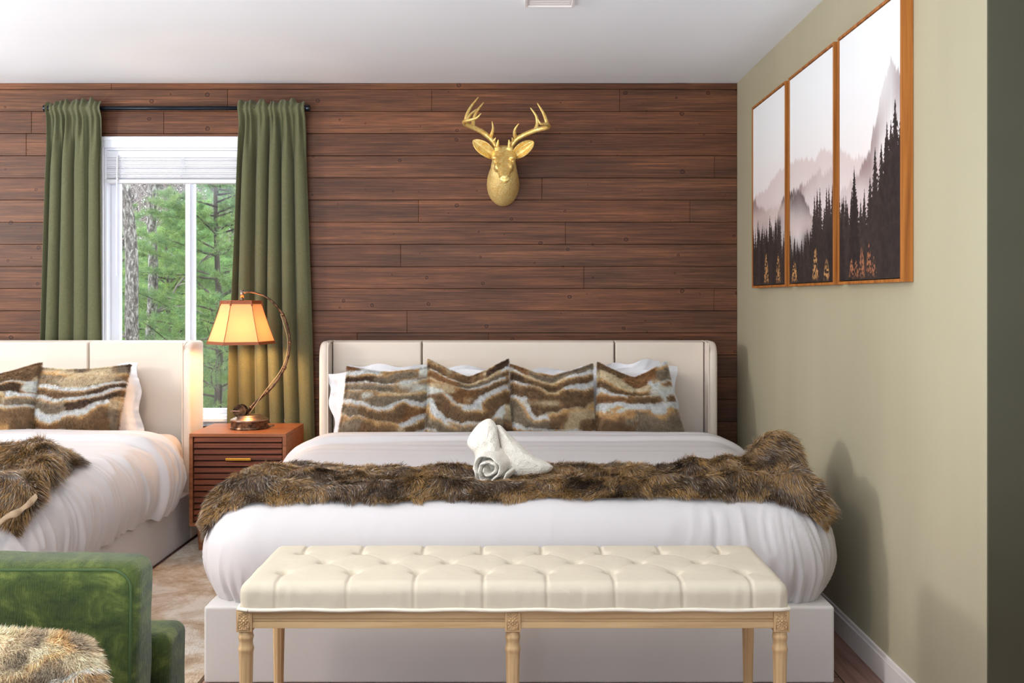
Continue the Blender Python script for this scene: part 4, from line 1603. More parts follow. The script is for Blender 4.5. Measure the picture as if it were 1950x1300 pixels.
ln = [arm[6] + [0.004, -0.012, 0]] + [arm[i] + np.array([-0.010, -0.006, 0.004]) for i in rings[1:]]
obj('fishing_line', tube(spline(ln, 60), 0.0018, 6), M['line'], lt)
ctop = P(461, 0, LY)[0]
obj('shade_fitting', merge(tube([P(461, 577, LY), P(461, 566, LY)], 0.007, 12), tube([P(461, 567, LY), P(461, 552, LY)], 0.0095, 12), tube([P(461, 556, LY), P(468, 556, LY)], 0.006, 10)), M['bronzelight'], lt, smooth=True)
# reel
rc = P(457.5, 782, LY - 0.03)
reel = tube([(rc[0], LY - 0.045, rc[2]), (rc[0], LY - 0.041, rc[2])], 0.033, 28)
reel2 = tube([(rc[0] + 0.004, LY - 0.018, rc[2]), (rc[0] + 0.004, LY - 0.014, rc[2])], 0.033, 28)
reel3 = tube([(rc[0], LY - 0.045, rc[2]), (rc[0] + 0.004, LY - 0.014, rc[2])], 0.018, 20)
holes = [tube([(rc[0] + 0.023 * math.cos(a), LY - 0.047, rc[2] + 0.023 * math.sin(a)), (rc[0] + 0.023 * math.cos(a), LY - 0.0448, rc[2] + 0.023 * math.sin(a))], 0.003, 8) for a in np.arange(8) * math.pi / 4]
ro = obj('reel', merge(reel, reel2, reel3, *holes, tube([(rc[0] + 0.02, LY - 0.03, rc[2]), (arm[5][0], LY - 0.01, rc[2] + 0.005)], 0.004, 8)), M['bronze'], lt)
obj('crank', merge(tube([(rc[0] + 0.004, LY - 0.05, rc[2]), (rc[0] - 0.040, LY - 0.052, rc[2] + 0.001)], 0.0028, 8), tube([(rc[0] - 0.038, LY - 0.062, rc[2] + 0.001), (rc[0] - 0.038, LY - 0.05, rc[2] + 0.001)], 0.005, 10)), M['bronzelight'], ro)
# hexagonal shade
scx = P(459.5, 0, LY)[0]
zt, zb_ = P(0, 574, LY)[2], P(0, 653, LY)[2]
rt, rb = 0.098, 0.168


HA = 0.27


def hexring(r_, z_, a0=HA):
    return np.array([(scx + r_ * math.cos(a0 + k * math.pi / 3), LY + r_ * math.sin(a0 + k * math.pi / 3), z_) for k in range(6)])


SP = [(rt + (rb - rt) * (t ** 1.12), zt + (zb_ - zt) * t) for t in np.linspace(0, 1, 12)]


def shade_mesh(off):
    V, Fc = [], []
    for (r_, z_) in SP:
        V.append(hexring(r_ + off, z_))
    V = np.array(V).reshape(-1, 3)
    for i in range(11):
        for k_ in range(6):
            Fc.append((i * 6 + k_, i * 6 + (k_ + 1) % 6, (i + 1) * 6 + (k_ + 1) % 6, (i + 1) * 6 + k_))
    return V, Fc


sh = obj('lamp_shade', shade_mesh(0), M['shade'], lt)


def hexband(z0, z1, r0_, r1_, w):
    V = np.concatenate([hexring(r0_ - w, z0), hexring(r1_ - w, z1), hexring(r1_ + w, z1), hexring(r0_ + w, z0)])
    Fc = []
    for a_, b_ in ((0, 6), (6, 12), (12, 18), (18, 0)):
        for k_ in range(6):
            Fc.append((a_ + k_, a_ + (k_ + 1) % 6, b_ + (k_ + 1) % 6, b_ + k_))
    return V, Fc


obj('shade_trim', merge(hexband(zt - 0.012, zt + 0.006, rt + 0.004, rt - 0.001, 0.003)), M['leather'], sh)
obj('shade_trim', merge(hexband(zb_ - 0.004, zb_ + 0.011, rb + 0.001, rb - 0.005, 0.003)), M['leather'], sh)
for k_ in range(6):
    a = HA + k_ * math.pi / 3
    pts = [(scx + (r_ + 0.001) * math.cos(a), LY + (r_ + 0.001) * math.sin(a), z_) for r_, z_ in SP]
    obj('shade_rib', merge(tube(pts, 0.0016, 6), tube([(pts[0][0], pts[0][1], pts[0][2] + 0.004), (pts[1][0], pts[1][1], pts[1][2] - 0.002)], 0.005, 6)), M['leather'], sh)
# spider, socket and bulb
spd = [tube([(scx + (rt - 0.004) * math.cos(a), LY + (rt - 0.004) * math.sin(a), zt - 0.004), (ctop, LY, zt + 0.004)], 0.0018, 6) for a in (0.0, 2 * math.pi / 3, 4 * math.pi / 3)]
obj('shade_spider', merge(*spd), M['bronze'], lt)
obj('socket', tube([(ctop, LY, zt + 0.01), (ctop, LY, zt - 0.06)], 0.014, 14), M['bronze'], lt)
obj('bulb', ellipsoid((ctop, LY, zt - 0.098), (0.028, 0.028, 0.04), 20, 12), M['bulb'], lt, smooth=True)
pl = bpy.data.lights.new('bulb_light', 'POINT')
pl.energy = 11.5
pl.color = (1.0, 0.62, 0.28)
pl.shadow_soft_size = 0.032
po = bpy.data.objects.new('bulb_light', pl)
COL.objects.link(po)
po.location = (ctop, LY, zt - 0.155)

# ------------------------------------------------------------------ curtains and rod
RY = 5.300
sr = F / RY
RZ = CH - (206 - VY) / sr
rx0, rx1 = (84 - VX) / sr, (590 - VX) / sr
cr_ = thing('curtain_rod', 'black metal curtain rod above the bedroom window', 'curtain rod', ((rx0 + rx1) / 2, RY, RZ))
obj('rod', tube([(rx0 + 0.01, RY, RZ), (rx1 - 0.02, RY, RZ)], 0.0115, 16), M['iron'], cr_, smooth=True)
for xx, s in ((rx0, -1), (rx1, 1)):
    obj('finial', tube([(xx - s * 0.035, RY, RZ), (xx - s * 0.033, RY, RZ), (xx - s * 0.022, RY, RZ), (xx - s * 0.02, RY, RZ), (xx - s * 0.008, RY, RZ), (xx, RY, RZ)], [0.014, 0.0175, 0.0175, 0.014, 0.0185, 0.0175], 18), M['iron'], cr_, smooth=False)
    bxx = xx - s * 0.06
    obj('bracket', merge(box(bxx - 0.006, bxx + 0.006, RY, WY - 0.001, RZ - 0.005, RZ + 0.004), box(bxx - 0.01, bxx + 0.01, WY - 0.004, WY - 0.0005, RZ - 0.035, RZ + 0.02)), M['iron'], cr_)


def curtain(label, top, mid, bot, folds, seed, amp=0.031):
    """top/mid/bot: (x0, x1) at rod, at 1.0 m and at the floor"""
    nu, nz = 300, 150
    r = np.random.default_rng(seed)
    t = np.linspace(0, 1, nu)
    zt_ = RZ + 0.040
    z = np.linspace(zt_, 0.02, nz)
    T, Z = np.meshgrid(t, z, indexing='ij')
    x0 = np.interp(z[::-1], [0.02, 1.0, RZ], [bot[0], mid[0], top[0]])[::-1]
    x1 = np.interp(z[::-1], [0.02, 1.0, RZ], [bot[1], mid[1], top[1]])[::-1]
    dn = sstep(RZ + 0.0, RZ - 0.35, Z)              # 0 at the rod, 1 well below
    ph = r.uniform(0, 6.28)
    # irregular fold widths, drifting slightly with height
    tt = T + 0.035 * noise(T * 2.6, Z * 0.5, seed=seed) + 0.018 * noise(T * 6.0, Z * 0.9, seed=seed + 7)
    a1 = tt * folds * 2 * math.pi + ph
    fold = np.sin(a1)
    shp = np.sign(fold) * np.abs(fold) ** 0.8
    gat = np.sin(tt * folds * 4.3 * math.pi + 1.3 * noise(T * 9, Z * 3, seed=seed + 2)) * (1 - dn)
    varA = 0.72 + 0.4 * noise(T * 3.1, Z * 0.4, seed=seed + 3)
    Yo = amp * varA * shp * (0.30 + 0.70 * dn) + 0.009 * gat
    Yo += 0.004 * noise(T * 30, Z * 6, seed=seed + 4) * (0.3 + 0.7 * (1 - dn))
    # diagonal drag folds under the header
    Yo += 0.010 * (1 - np.abs(noise(T * 7 + (RZ - Z) * 2.2, (RZ - Z) * 3.0, seed=seed + 5))) ** 2 * np.exp(-((RZ - 0.13 - Z) / 0.13) ** 2)
    # flat at the rod: cloth passes in front of it
    X = x0[None, :] + (x1 - x0)[None, :] * T + 0.010 * np.cos(a1) * dn
    near = np.exp(-((Z - RZ) / 0.03) ** 2)
    Yc = RY + 0.006 - 0.022 * near
    Yo = Yo * (1 - 0.55 * near) - 0.006 * near
    Y = Yc + Yo
    Y = np.minimum(Y, WY - 0.024)
    top_w = 0.012 * noise(T * 11, 0 * Z, seed=seed + 6) + 0.006 * np.sin(T * 40)
    Z = Z + top_w * sstep(RZ + 0.01, RZ + 0.04, Z)
    G = np.stack([X, Y, Z], -1)
    o = obj('curtain', (G.reshape(-1, 3), [grid_faces(nu, nz)]), M['curtain'], None, smooth=True, mods=[('SOLIDIFY', {'thickness': 0.002, 'offset': 0.0})])
    return tag(o, label, 'curtain', None)


cX = lambda p, Y=5.28: (p - VX) / (F / Y)
curtain('green linen curtain on the left side of the window, behind the left headboard', (cX(86), cX(190)), (cX(70), cX(193)), (cX(66), cX(194)), 4.6, 31)
curtain('green linen curtain on the right side of the window, lit by the table lamp', (cX(452), cX(579)), (cX(434), cX(592)), (cX(432), cX(602)), 5.6, 47)

# ------------------------------------------------------------------ deer head
dh = thing('deer_head', 'gold deer head with antlers mounted on the plank wall above the centre bed', 'wall ornament', tuple(P(958, 380, WY)))


def ell_loft(secs, n=28):
    """secs rows: centre(x,y,z), rx, r2, tilt (rotation of the section about x)"""
    V = []
    for (c, rx, r2, tilt) in secs:
        c = np.array(c)
        for i in range(n):
            a = 2 * math.pi * i / n
            e1 = np.array([1, 0, 0])
            e2 = np.array([0, math.sin(tilt), math.cos(tilt)])
            V.append(c + e1 * rx * math.cos(a) + e2 * r2 * math.sin(a))
    m_ = len(secs)
    Fc = [(k * n + i, k * n + (i + 1) % n, (k + 1) * n + (i + 1) % n, (k + 1) * n + i) for k in range(m_ - 1) for i in range(n)]
    Fc.append(tuple(range(n))[::-1])
    Fc.append(tuple(range((m_ - 1) * n, m_ * n)))
    return np.array(V), Fc


def dsecs(rows, n=26):
    """rows: px, py, Y, rx(px), r2(px), tilt -> smooth sections"""
    rows = spline([list(r_) for r_ in rows], n)
    out = []
    for (px_, py_, Y_, rx, r2, ti) in rows:
        k_ = Y_ / F
        out.append((P(px_, py_, Y_), max(rx, 0.5) * k_, max(r2, 0.5) * k_, ti))
    return out


# neck grows from the wall up and forwards to the head
neck = ell_loft(dsecs([(958, 352, 5.365, 31, 41, 0.0), (958, 350, 5.33, 31, 41, 0.05), (958, 342, 5.28, 29.5, 37, 0.15), (959, 328, 5.235, 26, 31, 0.35), (959, 312, 5.21, 23, 26, 0.5), (959, 300, 5.20, 20, 20, 0.6)]))
skull = ell_loft(dsecs([(959, 291, 5.245, 11, 8, 0.0), (959, 292, 5.23, 20, 16, 0.1), (959, 297, 5.19, 23.5, 21, 0.3), (959.5, 304, 5.15, 22.5, 20, 0.5), (960, 314, 5.11, 18, 16, 0.55), (960.5, 323, 5.075, 13.5, 12.5, 0.55), (961, 331, 5.045, 10.5, 10.5, 0.5), (961, 336, 5.025, 10.8, 9.5, 0.4), (961, 339, 5.010, 9.8, 8, 0.3), (961, 340, 5.004, 5, 4, 0.2)], 34))
jaw = ell_loft(dsecs([(959, 314, 5.19, 14, 13, 0.4), (960, 326, 5.13, 13, 12, 0.5), (960.5, 336, 5.08, 9.5, 9, 0.5), (961, 344, 5.04, 7.5, 6, 0.4), (961, 345, 5.024, 5.5, 3.5, 0.3)], 20))
brow = [ellipsoid(P(959 + s * 16, 301, 5.135), (0.019, 0.02, 0.013), 16, 10) for s in (-1, 1)]
cheek = [ellipsoid(P(959.5 + s * 13, 319, 5.125), (0.018, 0.05, 0.026), 16, 10) for s in (-1, 1)]
crown = [ellipsoid(P(959 + s * 12, 283, 5.20), (0.022, 0.022, 0.018), 16, 10) for s in (-1, 1)]
nose = [ellipsoid(P(961, 337, 5.008), (0.022, 0.010, 0.014), 16, 10)]
obj('head', merge(skull, jaw, *brow, *cheek, *crown, *nose), M['deer'], dh, smooth=True, mods=[('REMESH', {'mode': 'VOXEL', 'voxel_size': 0.0035, 'use_smooth_shade': True}), ('SMOOTH', {'factor': 0.5, 'iterations': 4})])
obj('neck', merge(neck), M['deerfur'], dh, smooth=True)
for s in (-1, 1):
    e = obj('eye', ellipsoid(P(960 + s * 16.8, 307, 5.128), (0.0075, 0.009, 0.0075), 14, 8), M['deer'], dh, smooth=True)
    lid = []
    for q in (-1, 1):
        pts = [P(960 + s * (16.8 + 3.8 * math.cos(a)), 307 - q * 2.4 * math.sin(a), 5.121 + 0.010 * math.cos(a)) for a in np.linspace(0.1, math.pi - 0.1, 12)]
        lid.append(tube(pts, 0.0018, 6))
    obj('eyelid', merge(*lid), M['deer'], dh, smooth=True)
    nz = tube([P(961 + s * 3.5, 338, 5.0005), P(961 + s * 6.5, 335.5, 5.006), P(961 + s * 8, 337.5, 5.014)], [0.0015, 0.0028, 0.0015], 8)
    obj('nostril', nz, M['bronze'], dh, smooth=True)
obj('lip', tube([P(953, 343, 5.03), P(957, 346, 5.018), (P(961, 347.2, 5.012)), P(965, 346, 5.018), P(969, 343, 5.03)], 0.0028, 8), M['deer'], dh, smooth=True)


def ear(s, base, tip, w, name='ear'):
    """cupped leaf-shaped ear with a raised rim"""
    b_, t_ = P(*base, 5.20), P(*tip, 5.17)
    ax = t_ - b_
    L_ = np.linalg.norm(ax)
    ax = ax / L_
    side = np.cross(ax, [0, -1.0, 0.0])
    side /= np.linalg.norm(side)
    nrm = np.cross(side, ax)
    if nrm[1] > 0:
        nrm = -nrm
    n_, m_ = 30, 21
    T, S = np.meshgrid(np.linspace(0, 1, n_), np.linspace(-1, 1, m_), indexing='ij')
    wd = w * (np.sin(math.pi * (0.06 + 0.94 * T) ** 1.15).clip(0, 1) ** 0.55) + w * 0.10 * (1 - T) ** 2
    cup = 0.030 * (S ** 2) * np.sin(math.pi * T ** 0.8) - 0.012 + 0.003 * np.sin(S * 14) * (1 - np.abs(S)) * np.sin(math.pi * T)
    G = b_ + ax * (T * L_)[..., None] + side * (S * wd)[..., None] + nrm * cup[..., None]
    return obj(name, (G.reshape(-1, 3), [grid_faces(n_, m_)]), M['deer'], dh, smooth=True, mods=[('SOLIDIFY', {'thickness': 0.006, 'offset': 0.0}), ('SUBSURF', {'levels': 1, 'render_levels': 1})])


ear(-1, (942, 299), (901, 267), 0.034)
ear(1, (977, 299), (1016, 269), 0.034)


def antler(beam, tines, name='antler'):
    ps = []
    b_ = spline([list(P(a, b, y)) + [r_] for a, b, y, r_ in beam], 60)
    ps.append(tube(b_[:, :3], b_[:, 3] * 1.15, 12))
    for tn in tines:
        q = spline([list(P(a, b, y)) + [r_] for a, b, y, r_ in tn], 26)
        ps.append(tube(q[:, :3], q[:, 3] * 1.2 + 0.0008, 10))
    return obj(name, merge(*ps), M['deer'], dh, smooth=True)


antler([(946, 285, 5.21, .013), (942, 276, 5.21, .0135), (933, 263, 5.20, .0125), (918, 251, 5.19, .012), (900, 242, 5.165, .0115), (886, 236, 5.13, .0105), (885, 231, 5.09, .009), (897, 228, 5.05, .007), (908, 224, 5.03, .005), (916, 216, 5.02, .0018)],
       [[(886, 234, 5.12, .008), (889, 219, 5.12, .007), (897, 203, 5.13, .005), (911, 185, 5.14, .0015)],
        [(901, 241, 5.165, .009), (902, 228, 5.17, .0075), (908, 212, 5.17, .006), (921, 195, 5.18, .0015)],
        [(888, 230, 5.08, .006), (896, 218, 5.09, .005), (907, 208, 5.10, .0018)],
        [(934, 262, 5.20, .009), (937, 254, 5.18, .0075), (939, 244, 5.16, .005), (937, 231, 5.14, .0012)],
        [(941, 268, 5.195, .006), (944, 262, 5.18, .0015)], [(947, 279, 5.19, .008), (948, 273, 5.18, .006), (949, 266, 5.17, .0015)]])
antler([(971, 285, 5.21, .013), (975, 276, 5.21, .0135), (984, 265, 5.20, .0125), (1000, 256, 5.19, .012), (1020, 248, 5.17, .0115), (1036, 244, 5.14, .011), (1045, 241, 5.10, .0095), (1041, 236, 5.06, .0085), (1030, 236, 5.03, .006), (1024, 226, 5.02, .0018)],
       [[(1019, 248, 5.17, .009), (1023, 236, 5.17, .0075), (1021, 221, 5.17, .0055), (1010, 205, 5.17, .0015)],
        [(1043, 240, 5.09, .008), (1040, 229, 5.09, .0075), (1034, 214, 5.10, .0055), (1023, 196, 5.11, .0015)],
        [(983, 264, 5.20, .009), (980, 256, 5.18, .0075), (981, 246, 5.16, .005), (988, 235, 5.14, .0012)],
        [(977, 269, 5.195, .006), (975, 262, 5.18, .0015)], [(970, 279, 5.19, .008), (970, 272, 5.18, .006), (969, 266, 5.17, .0015)]])


# ------------------------------------------------------------------ triptych
def art_color(g, v):
    """g: 0..3 across the three canvases, v: 0..1 upwards"""
    sky_t, sky_b, mist = np.array(lin(236, 236, 238)), np.array(lin(232, 222, 220)), np.array(lin(198, 172, 168))
    t = sstep(0.95, 0.35, v)[..., None]
    col = sky_t * (1 - t) + sky_b * t
    # far misty mountains
    r1 = 0.50 + 0.09 * np.sin(g * 1.5 - 0.3) + 0.035 * fbm(g * 5, 0 * g, seed=71) + 0.012 * noise(g * 60, 0 * g, seed=72)
    a = (sstep(0.012, -0.01, v - r1) * 0.55 * sstep(-0.35, 0.0, v - r1))[..., None]
    col = col * (1 - a) + mist * a
    r2 = 0.44 + 0.05 * np.sin(g * 3.3 + 2.2) + 0.02 * noise(g * 14, 0 * g, seed=74) + 0.014 * noise(g * 85, 0 * g, seed=75)
    r2 = np.where(g > 2, np.interp(g, [2, 2.3, 2.5, 2.62, 2.74, 2.86, 2.93, 3.0], [0.36, 0.40, 0.47, 0.58, 0.72, 0.79, 0.76, 0.74]) + 0.02 * noise(g * 22, 0 * g, seed=76) + 0.014 * noise(g * 90, 0 * g, seed=77), r2)
    a = (sstep(0.01, -0.012, v - r2) * (0.25 + 0.55 * sstep(0.3, -0.8, noise(g * 2.6, v * 4, seed=78))) * sstep(-0.30, -0.02, v - r2))[..., None]
    col = col * (1 - a) + np.array(lin(126, 96, 94)) * a
    # dark hill in the second canvas
    r3 = 0.455 - 0.9 * (g - 1.12) ** 2 + 0.016 * noise(g * 95, 0 * g, seed=79)
    a = (sstep(0.006, -0.01, v - r3) * np.clip(0.9 - 3.0 * (r3 - v) + 0.5 * noise(g * 5, v * 6, seed=80), 0.05, 0.92) * (np.abs(g - 1.15) < 0.55))[..., None]
    col = col * (1 - a) + np.array(lin(62, 46, 44)) * a
    # fog low between hills
    a = (0.7 * np.exp(-((v - 0.27 - 0.10 * (g < 1)) / 0.05) ** 2))[..., None]
    col = col * (1 - a) + np.array(lin(206, 184, 180)) * a
    # conifers
    r = np.random.default_rng(5)
    dark = np.zeros(g.shape)
    shade = np.zeros(g.shape)

    def line(gg):
        if gg < 1:
            return 0.335 + 0.02 * math.sin(gg * 9)
        if gg < 2:
            return 0.20 + 0.22 * max(0, (gg - 1.28) / 0.6) if gg > 1.28 else 0.27 - 0.10 * (gg - 1) / 0.28
        return float(np.interp(gg, [2, 2.15, 2.4, 2.55, 2.75, 3.0], [0.36, 0.34, 0.37, 0.42, 0.53, 0.62]))
    special = [(2.27, 0.455), (2.92, 0.645), (2.80, 0.575), (2.62, 0.50), (1.66, 0.42), (1.72, 0.425), (0.55, 0.375), (0.72, 0.36), (1.60, 0.40)]
    for i in range(230):
        g0 = r.uniform(-0.05, 3.05)
        h0 = line(min(max(g0, 0), 2.999)) * r.uniform(0.55, 1.02) + r.normal(0, 0.01)
        wd = r.uniform(0.055, 0.095)
        if i >= 230 - len(special):
            g0, h0 = special[i - 230]
            wd = 0.075
        dv = h0 - v
        w_ = np.clip(dv, 0, None) * wd / 0.17 * (0.72 + 0.28 * np.sin(dv * r.uniform(240, 330) + 5 * noise(g * 60, v * 60, seed=i)))
        w_ = np.minimum(w_, wd * 1.2)
        mk = (np.abs(g - g0) < w_) & (dv > 0)
        dark = np.maximum(dark, mk)
        shade = np.where(mk, r.uniform(0, 1), shade)
    low = sstep(0.26, 0.1, v)
    dark = np.maximum(dark, low)
    tex = 0.6 + 0.9 * (fbm(g * 40, v * 60, seed=81) * 0.5 + 0.5)
    tree = (np.array(lin(40, 32, 31))[None, None] * (1 - 0.5 * shade[..., None]) + np.array(lin(74, 60, 54))[None, None] * 0.5 * shade[..., None]) * tex[..., None]
    mistf = 0.25 * sstep(0.16, 0.40, v)[..., None] * (1 - shade[..., None]) * ((g < 2)[..., None])
    tree = tree * (1 - mistf) + np.array(lin(120, 98, 94)) * mistf
    col = col * (1 - dark[..., None]) + tree * dark[..., None]
    # golden larches along the bottom
    for (g0, h0, wd) in ((0.44, 0.175, 0.09), (0.80, 0.16, 0.085), (1.12, 0.11, 0.09), (1.62, 0.16, 0.085), (1.86, 0.10, 0.08), (2.22, 0.09, 0.06), (2.40, 0.13, 0.07), (2.52, 0.14, 0.06), (2.6, 0.09, 0.06), (2.30, 0.08, 0.07)):
        dv = h0 - v
        mk = np.clip(np.minimum(np.sqrt(np.clip(dv, 0, None) / h0), 1) * wd - np.abs(g - g0), 0, None) / wd
        mk = sstep(0, 0.3, mk) * sstep(-0.25, 0.35, noise(g * 75, v * 120, seed=85) + 0.3 * noise(g * 160, v * 240, seed=86)) * sstep(-0.0, 0.03, v)
        gold = np.array(lin(206, 152, 96)) if g0 < 2 else np.array(lin(164, 106, 74))
        col = col * (1 - 0.85 * mk[..., None]) + gold * 0.85 * mk[..., None]
    return col


AX = WX - 0.038
panels = [(4.275, 4.882), (3.622, 4.228), (2.984, 3.578)]
AZ_0, AZ_1 = 1.306, 2.208
albl = ['farthest canvas of the three-part misty forest picture, nearest the plank wall', 'middle canvas of the three-part misty forest picture, dark hill in mist', 'nearest and largest-looking canvas of the misty forest picture, tall dark pines']
for i, (ya, yb) in enumerate(panels):
    t = thing('framed_canvas', albl[i], 'picture', (WX, (ya + yb) / 2, AZ_0), 'framed forest canvases on the right wall')
    ft = 0.010
    fr = [box(AX, WX - 0.001, ya, ya + ft, AZ_0, AZ_1, 0.0008, 1), box(AX, WX - 0.001, yb - ft, yb, AZ_0, AZ_1, 0.0008, 1),
          box(AX, WX - 0.001, ya + ft, yb - ft, AZ_0, AZ_0 + ft, 0.0008, 1), box(AX, WX - 0.001, ya + ft, yb - ft, AZ_1 - ft, AZ_1, 0.0008, 1)]
    obj('frame', merge(*fr), M['frame'], t)
    ny, nz = 260, 420
    y = np.linspace(yb - ft - 0.003, ya + ft + 0.003, ny)
    z = np.linspace(AZ_0 + ft + 0.003, AZ_1 - ft - 0.003, nz)
    Yg, Zg = np.meshgrid(y, z, indexing='ij')
    gU = i + (np.arange(ny) / (ny - 1))[:, None] + 0 * Zg
    vU = (np.arange(nz) / (nz - 1))[None, :] + 0 * Yg
    C = art_color(gU, vU)
    Gf = np.stack([np.full_like(Yg, AX + 0.004), Yg, Zg], -1).reshape(-1, 3)
    Gb = Gf + [0.022, 0, 0]
    f = grid_faces(ny, nz)
    n0 = ny * nz
    idx = np.arange(n0).reshape(ny, nz)
    loop = np.concatenate([idx[:, 0], idx[-1, 1:], idx[-2::-1, -1], idx[0, -2:0:-1]])
    nxt = np.roll(loop, -1)
    c4 = np.array([[idx[0, 0], idx[-1, 0], idx[-1, -1], idx[0, -1]]]) + n0
    obj('canvas', (np.concatenate([Gf, Gb]), [f, c4, np.stack([loop, nxt, nxt + n0, loop + n0], 1)]), M['canvas'], t, colors=np.concatenate([C.reshape(-1, 3)] * 2))

# ------------------------------------------------------------------ green armchair
ac = thing('armchair', 'green chenille armchair in the lower left corner of the photo', 'armchair', (-1.12, 1.9, 0))
s2 = F / 2.0
cxr = -0.770
zc = 0.716
x0_, x1_ = cxr - 0.66, cxr
n = 60


def soft_box(x0, x1, y0, y1, z0, z1, rr=0.05, bul=0.012, lean=0.0, seed=0):
    bm = bmesh.new()
    bmesh.ops.create_cube(bm, size=1.0)
    for v in bm.verts:
        v.co = ((x0 + x1) / 2 + v.co.x * (x1 - x0), (y0 + y1) / 2 + v.co.y * (y1 - y0), (z0 + z1) / 2 + v.co.z * (z1 - z0))
    bmesh.ops.bevel(bm, geom=list(bm.edges), offset=rr, segments=6, profile=0.5, affect='EDGES')
    bmesh.ops.subdivide_edges(bm, edges=[e for e in bm.edges if e.calc_length() > 0.08], cuts=10, use_grid_fill=True)
    V, Fc = from_bm(bm)
    c = np.array([(x0 + x1) / 2, (y0 + y1) / 2, (z0 + z1) / 2])
    h = np.array([x1 - x0, y1 - y0, z1 - z0]) / 2
    q = (V - c) / h
    bulge = np.clip(1 - q[:, 0] ** 2, 0, 1) * np.clip(1 - q[:, 2] ** 2, 0, 1)
    V[:, 1] += np.sign(q[:, 1]) * bul * bulge * (np.abs(q[:, 1]) > 0.6)
    V[:, 2] += np.sign(q[:, 2]) * bul * 0.6 * np.clip(1 - q[:, 0] ** 2, 0, 1) * (np.abs(q[:, 2]) > 0.6)
    V += 0.003 * np.stack([noise(V[:, 0] * 12, V[:, 1] * 12, V[:, 2] * 12, seed + k_) for k_ in range(3)], 1)
    V[:, 1] += lean * (V[:, 2] - z0)
    return V, Fc


bc_ = obj('back_cushion', soft_box(x0_, x1_, 1.965, 2.075, 0.36, zc, 0.030, 0.012, 0.03), M['green'], ac, smooth=True)
# welted seam round the front face of the cushion
xs0, xs1, zs0, zs1 = x0_ + 0.012, x1_ - 0.012, 0.39, zc - 0.010
lp = []
cr = 0.04
for (cx_, cz_, a0) in ((xs1 - cr, zs1 - cr, 0), (xs0 + cr, zs1 - cr, 90), (xs0 + cr, zs0 + cr, 180), (xs1 - cr, zs0 + cr, 270)):
    for a in np.linspace(a0, a0 + 90, 10):
        lp.append((cx_ + cr * math.cos(math.radians(a)), cz_ + cr * math.sin(math.radians(a))))
lp.append(lp[0])
lp = np.array(lp)
seamp = []
for a, b in zip(lp[:-1], lp[1:]):
    m_ = max(2, int(np.hypot(*(b - a)) / 0.02))
    for t in np.linspace(0, 1, m_, endpoint=False):
        p_ = a + (b - a) * t
        qx = (p_[0] - (x0_ + x1_) / 2) / ((x1_ - x0_) / 2)
        qz = (p_[1] - (0.36 + zc) / 2) / ((zc - 0.36) / 2)
        bulge = max(0, 1 - qx ** 2) * max(0, 1 - qz ** 2)
        seamp.append((p_[0], 1.965 - 0.012 * bulge + 0.03 * (p_[1] - 0.36) + 0.006 * max(0, (max(abs(qz), abs(qx)) - 0.90) / 0.10), p_[1]))
seamp.append(seamp[0])
obj('seam_piping', tube(seamp, 0.0030, 8, cap=False), M['greenpipe'], bc_, smooth=True)
xr = P(357, 0, 2.24)[0]
zr = P(0, 1186, 2.20)[2]
obj('rear_frame', soft_box(x0_ - 0.07, xr, 2.115, 2.24, 0.09, zr, 0.025, 0.004, 0.0), M['green'], ac, smooth=True)
obj('seat_cushion', soft_box(x0_ - 0.0, x1_ + 0.0, 1.32, 1.955, 0.22, 0.40, 0.04, 0.01, 0.0, 3), M['green'], ac, smooth=True)
obj('seat_frame', soft_box(x0_ + 0.0, x1_ - 0.0, 1.34, 2.10, 0.09, 0.215, 0.02, 0.002, 0.0, 4), M['green'], ac, smooth=True)
for x in (x0_ + 0.06, x1_ - 0.06):
    for y in (1.40, 2.18):
        obj('leg', lathe([(0.014, 0.0), (0.02, 0.092)], x, y, 16), M['walnut'], ac)
# fur pillow on the seat
Yp = 1.80
c_ = [P(-300, 1640, Yp - 0.10), P(205, 1640, Yp - 0.10), P(205, 1205, Yp), P(-290, 1168, Yp)]
c_[0][2] = c_[1][2] = 0.41
fur_pillow('tan and white fur pillow on the green armchair in the lower left corner', c_, 267, 0.05, thick=0.13, nstr=60000, L=0.016, width=0.0010, nb=2.6, pin=0.03, rnd=0.16, light=0.9)

# ------------------------------------------------------------------ outdoors
def ground():
    nx, ny = 60, 60
    X, Y = np.meshgrid(np.linspace(-22, 6, nx), np.linspace(5.6, 36, ny), indexing='ij')
    Z = -0.7 + 0.02 * (Y - 5.5) + 0.15 * fbm(X * 0.4, Y * 0.4, seed=91)
    return np.stack([X, Y, Z], -1).reshape(-1, 3), [grid_faces(nx, ny)]


tag(obj('forest_floor', ground(), M['ground'], smooth=True), 'leaf-covered woodland ground outside the window', 'ground', kind='structure')


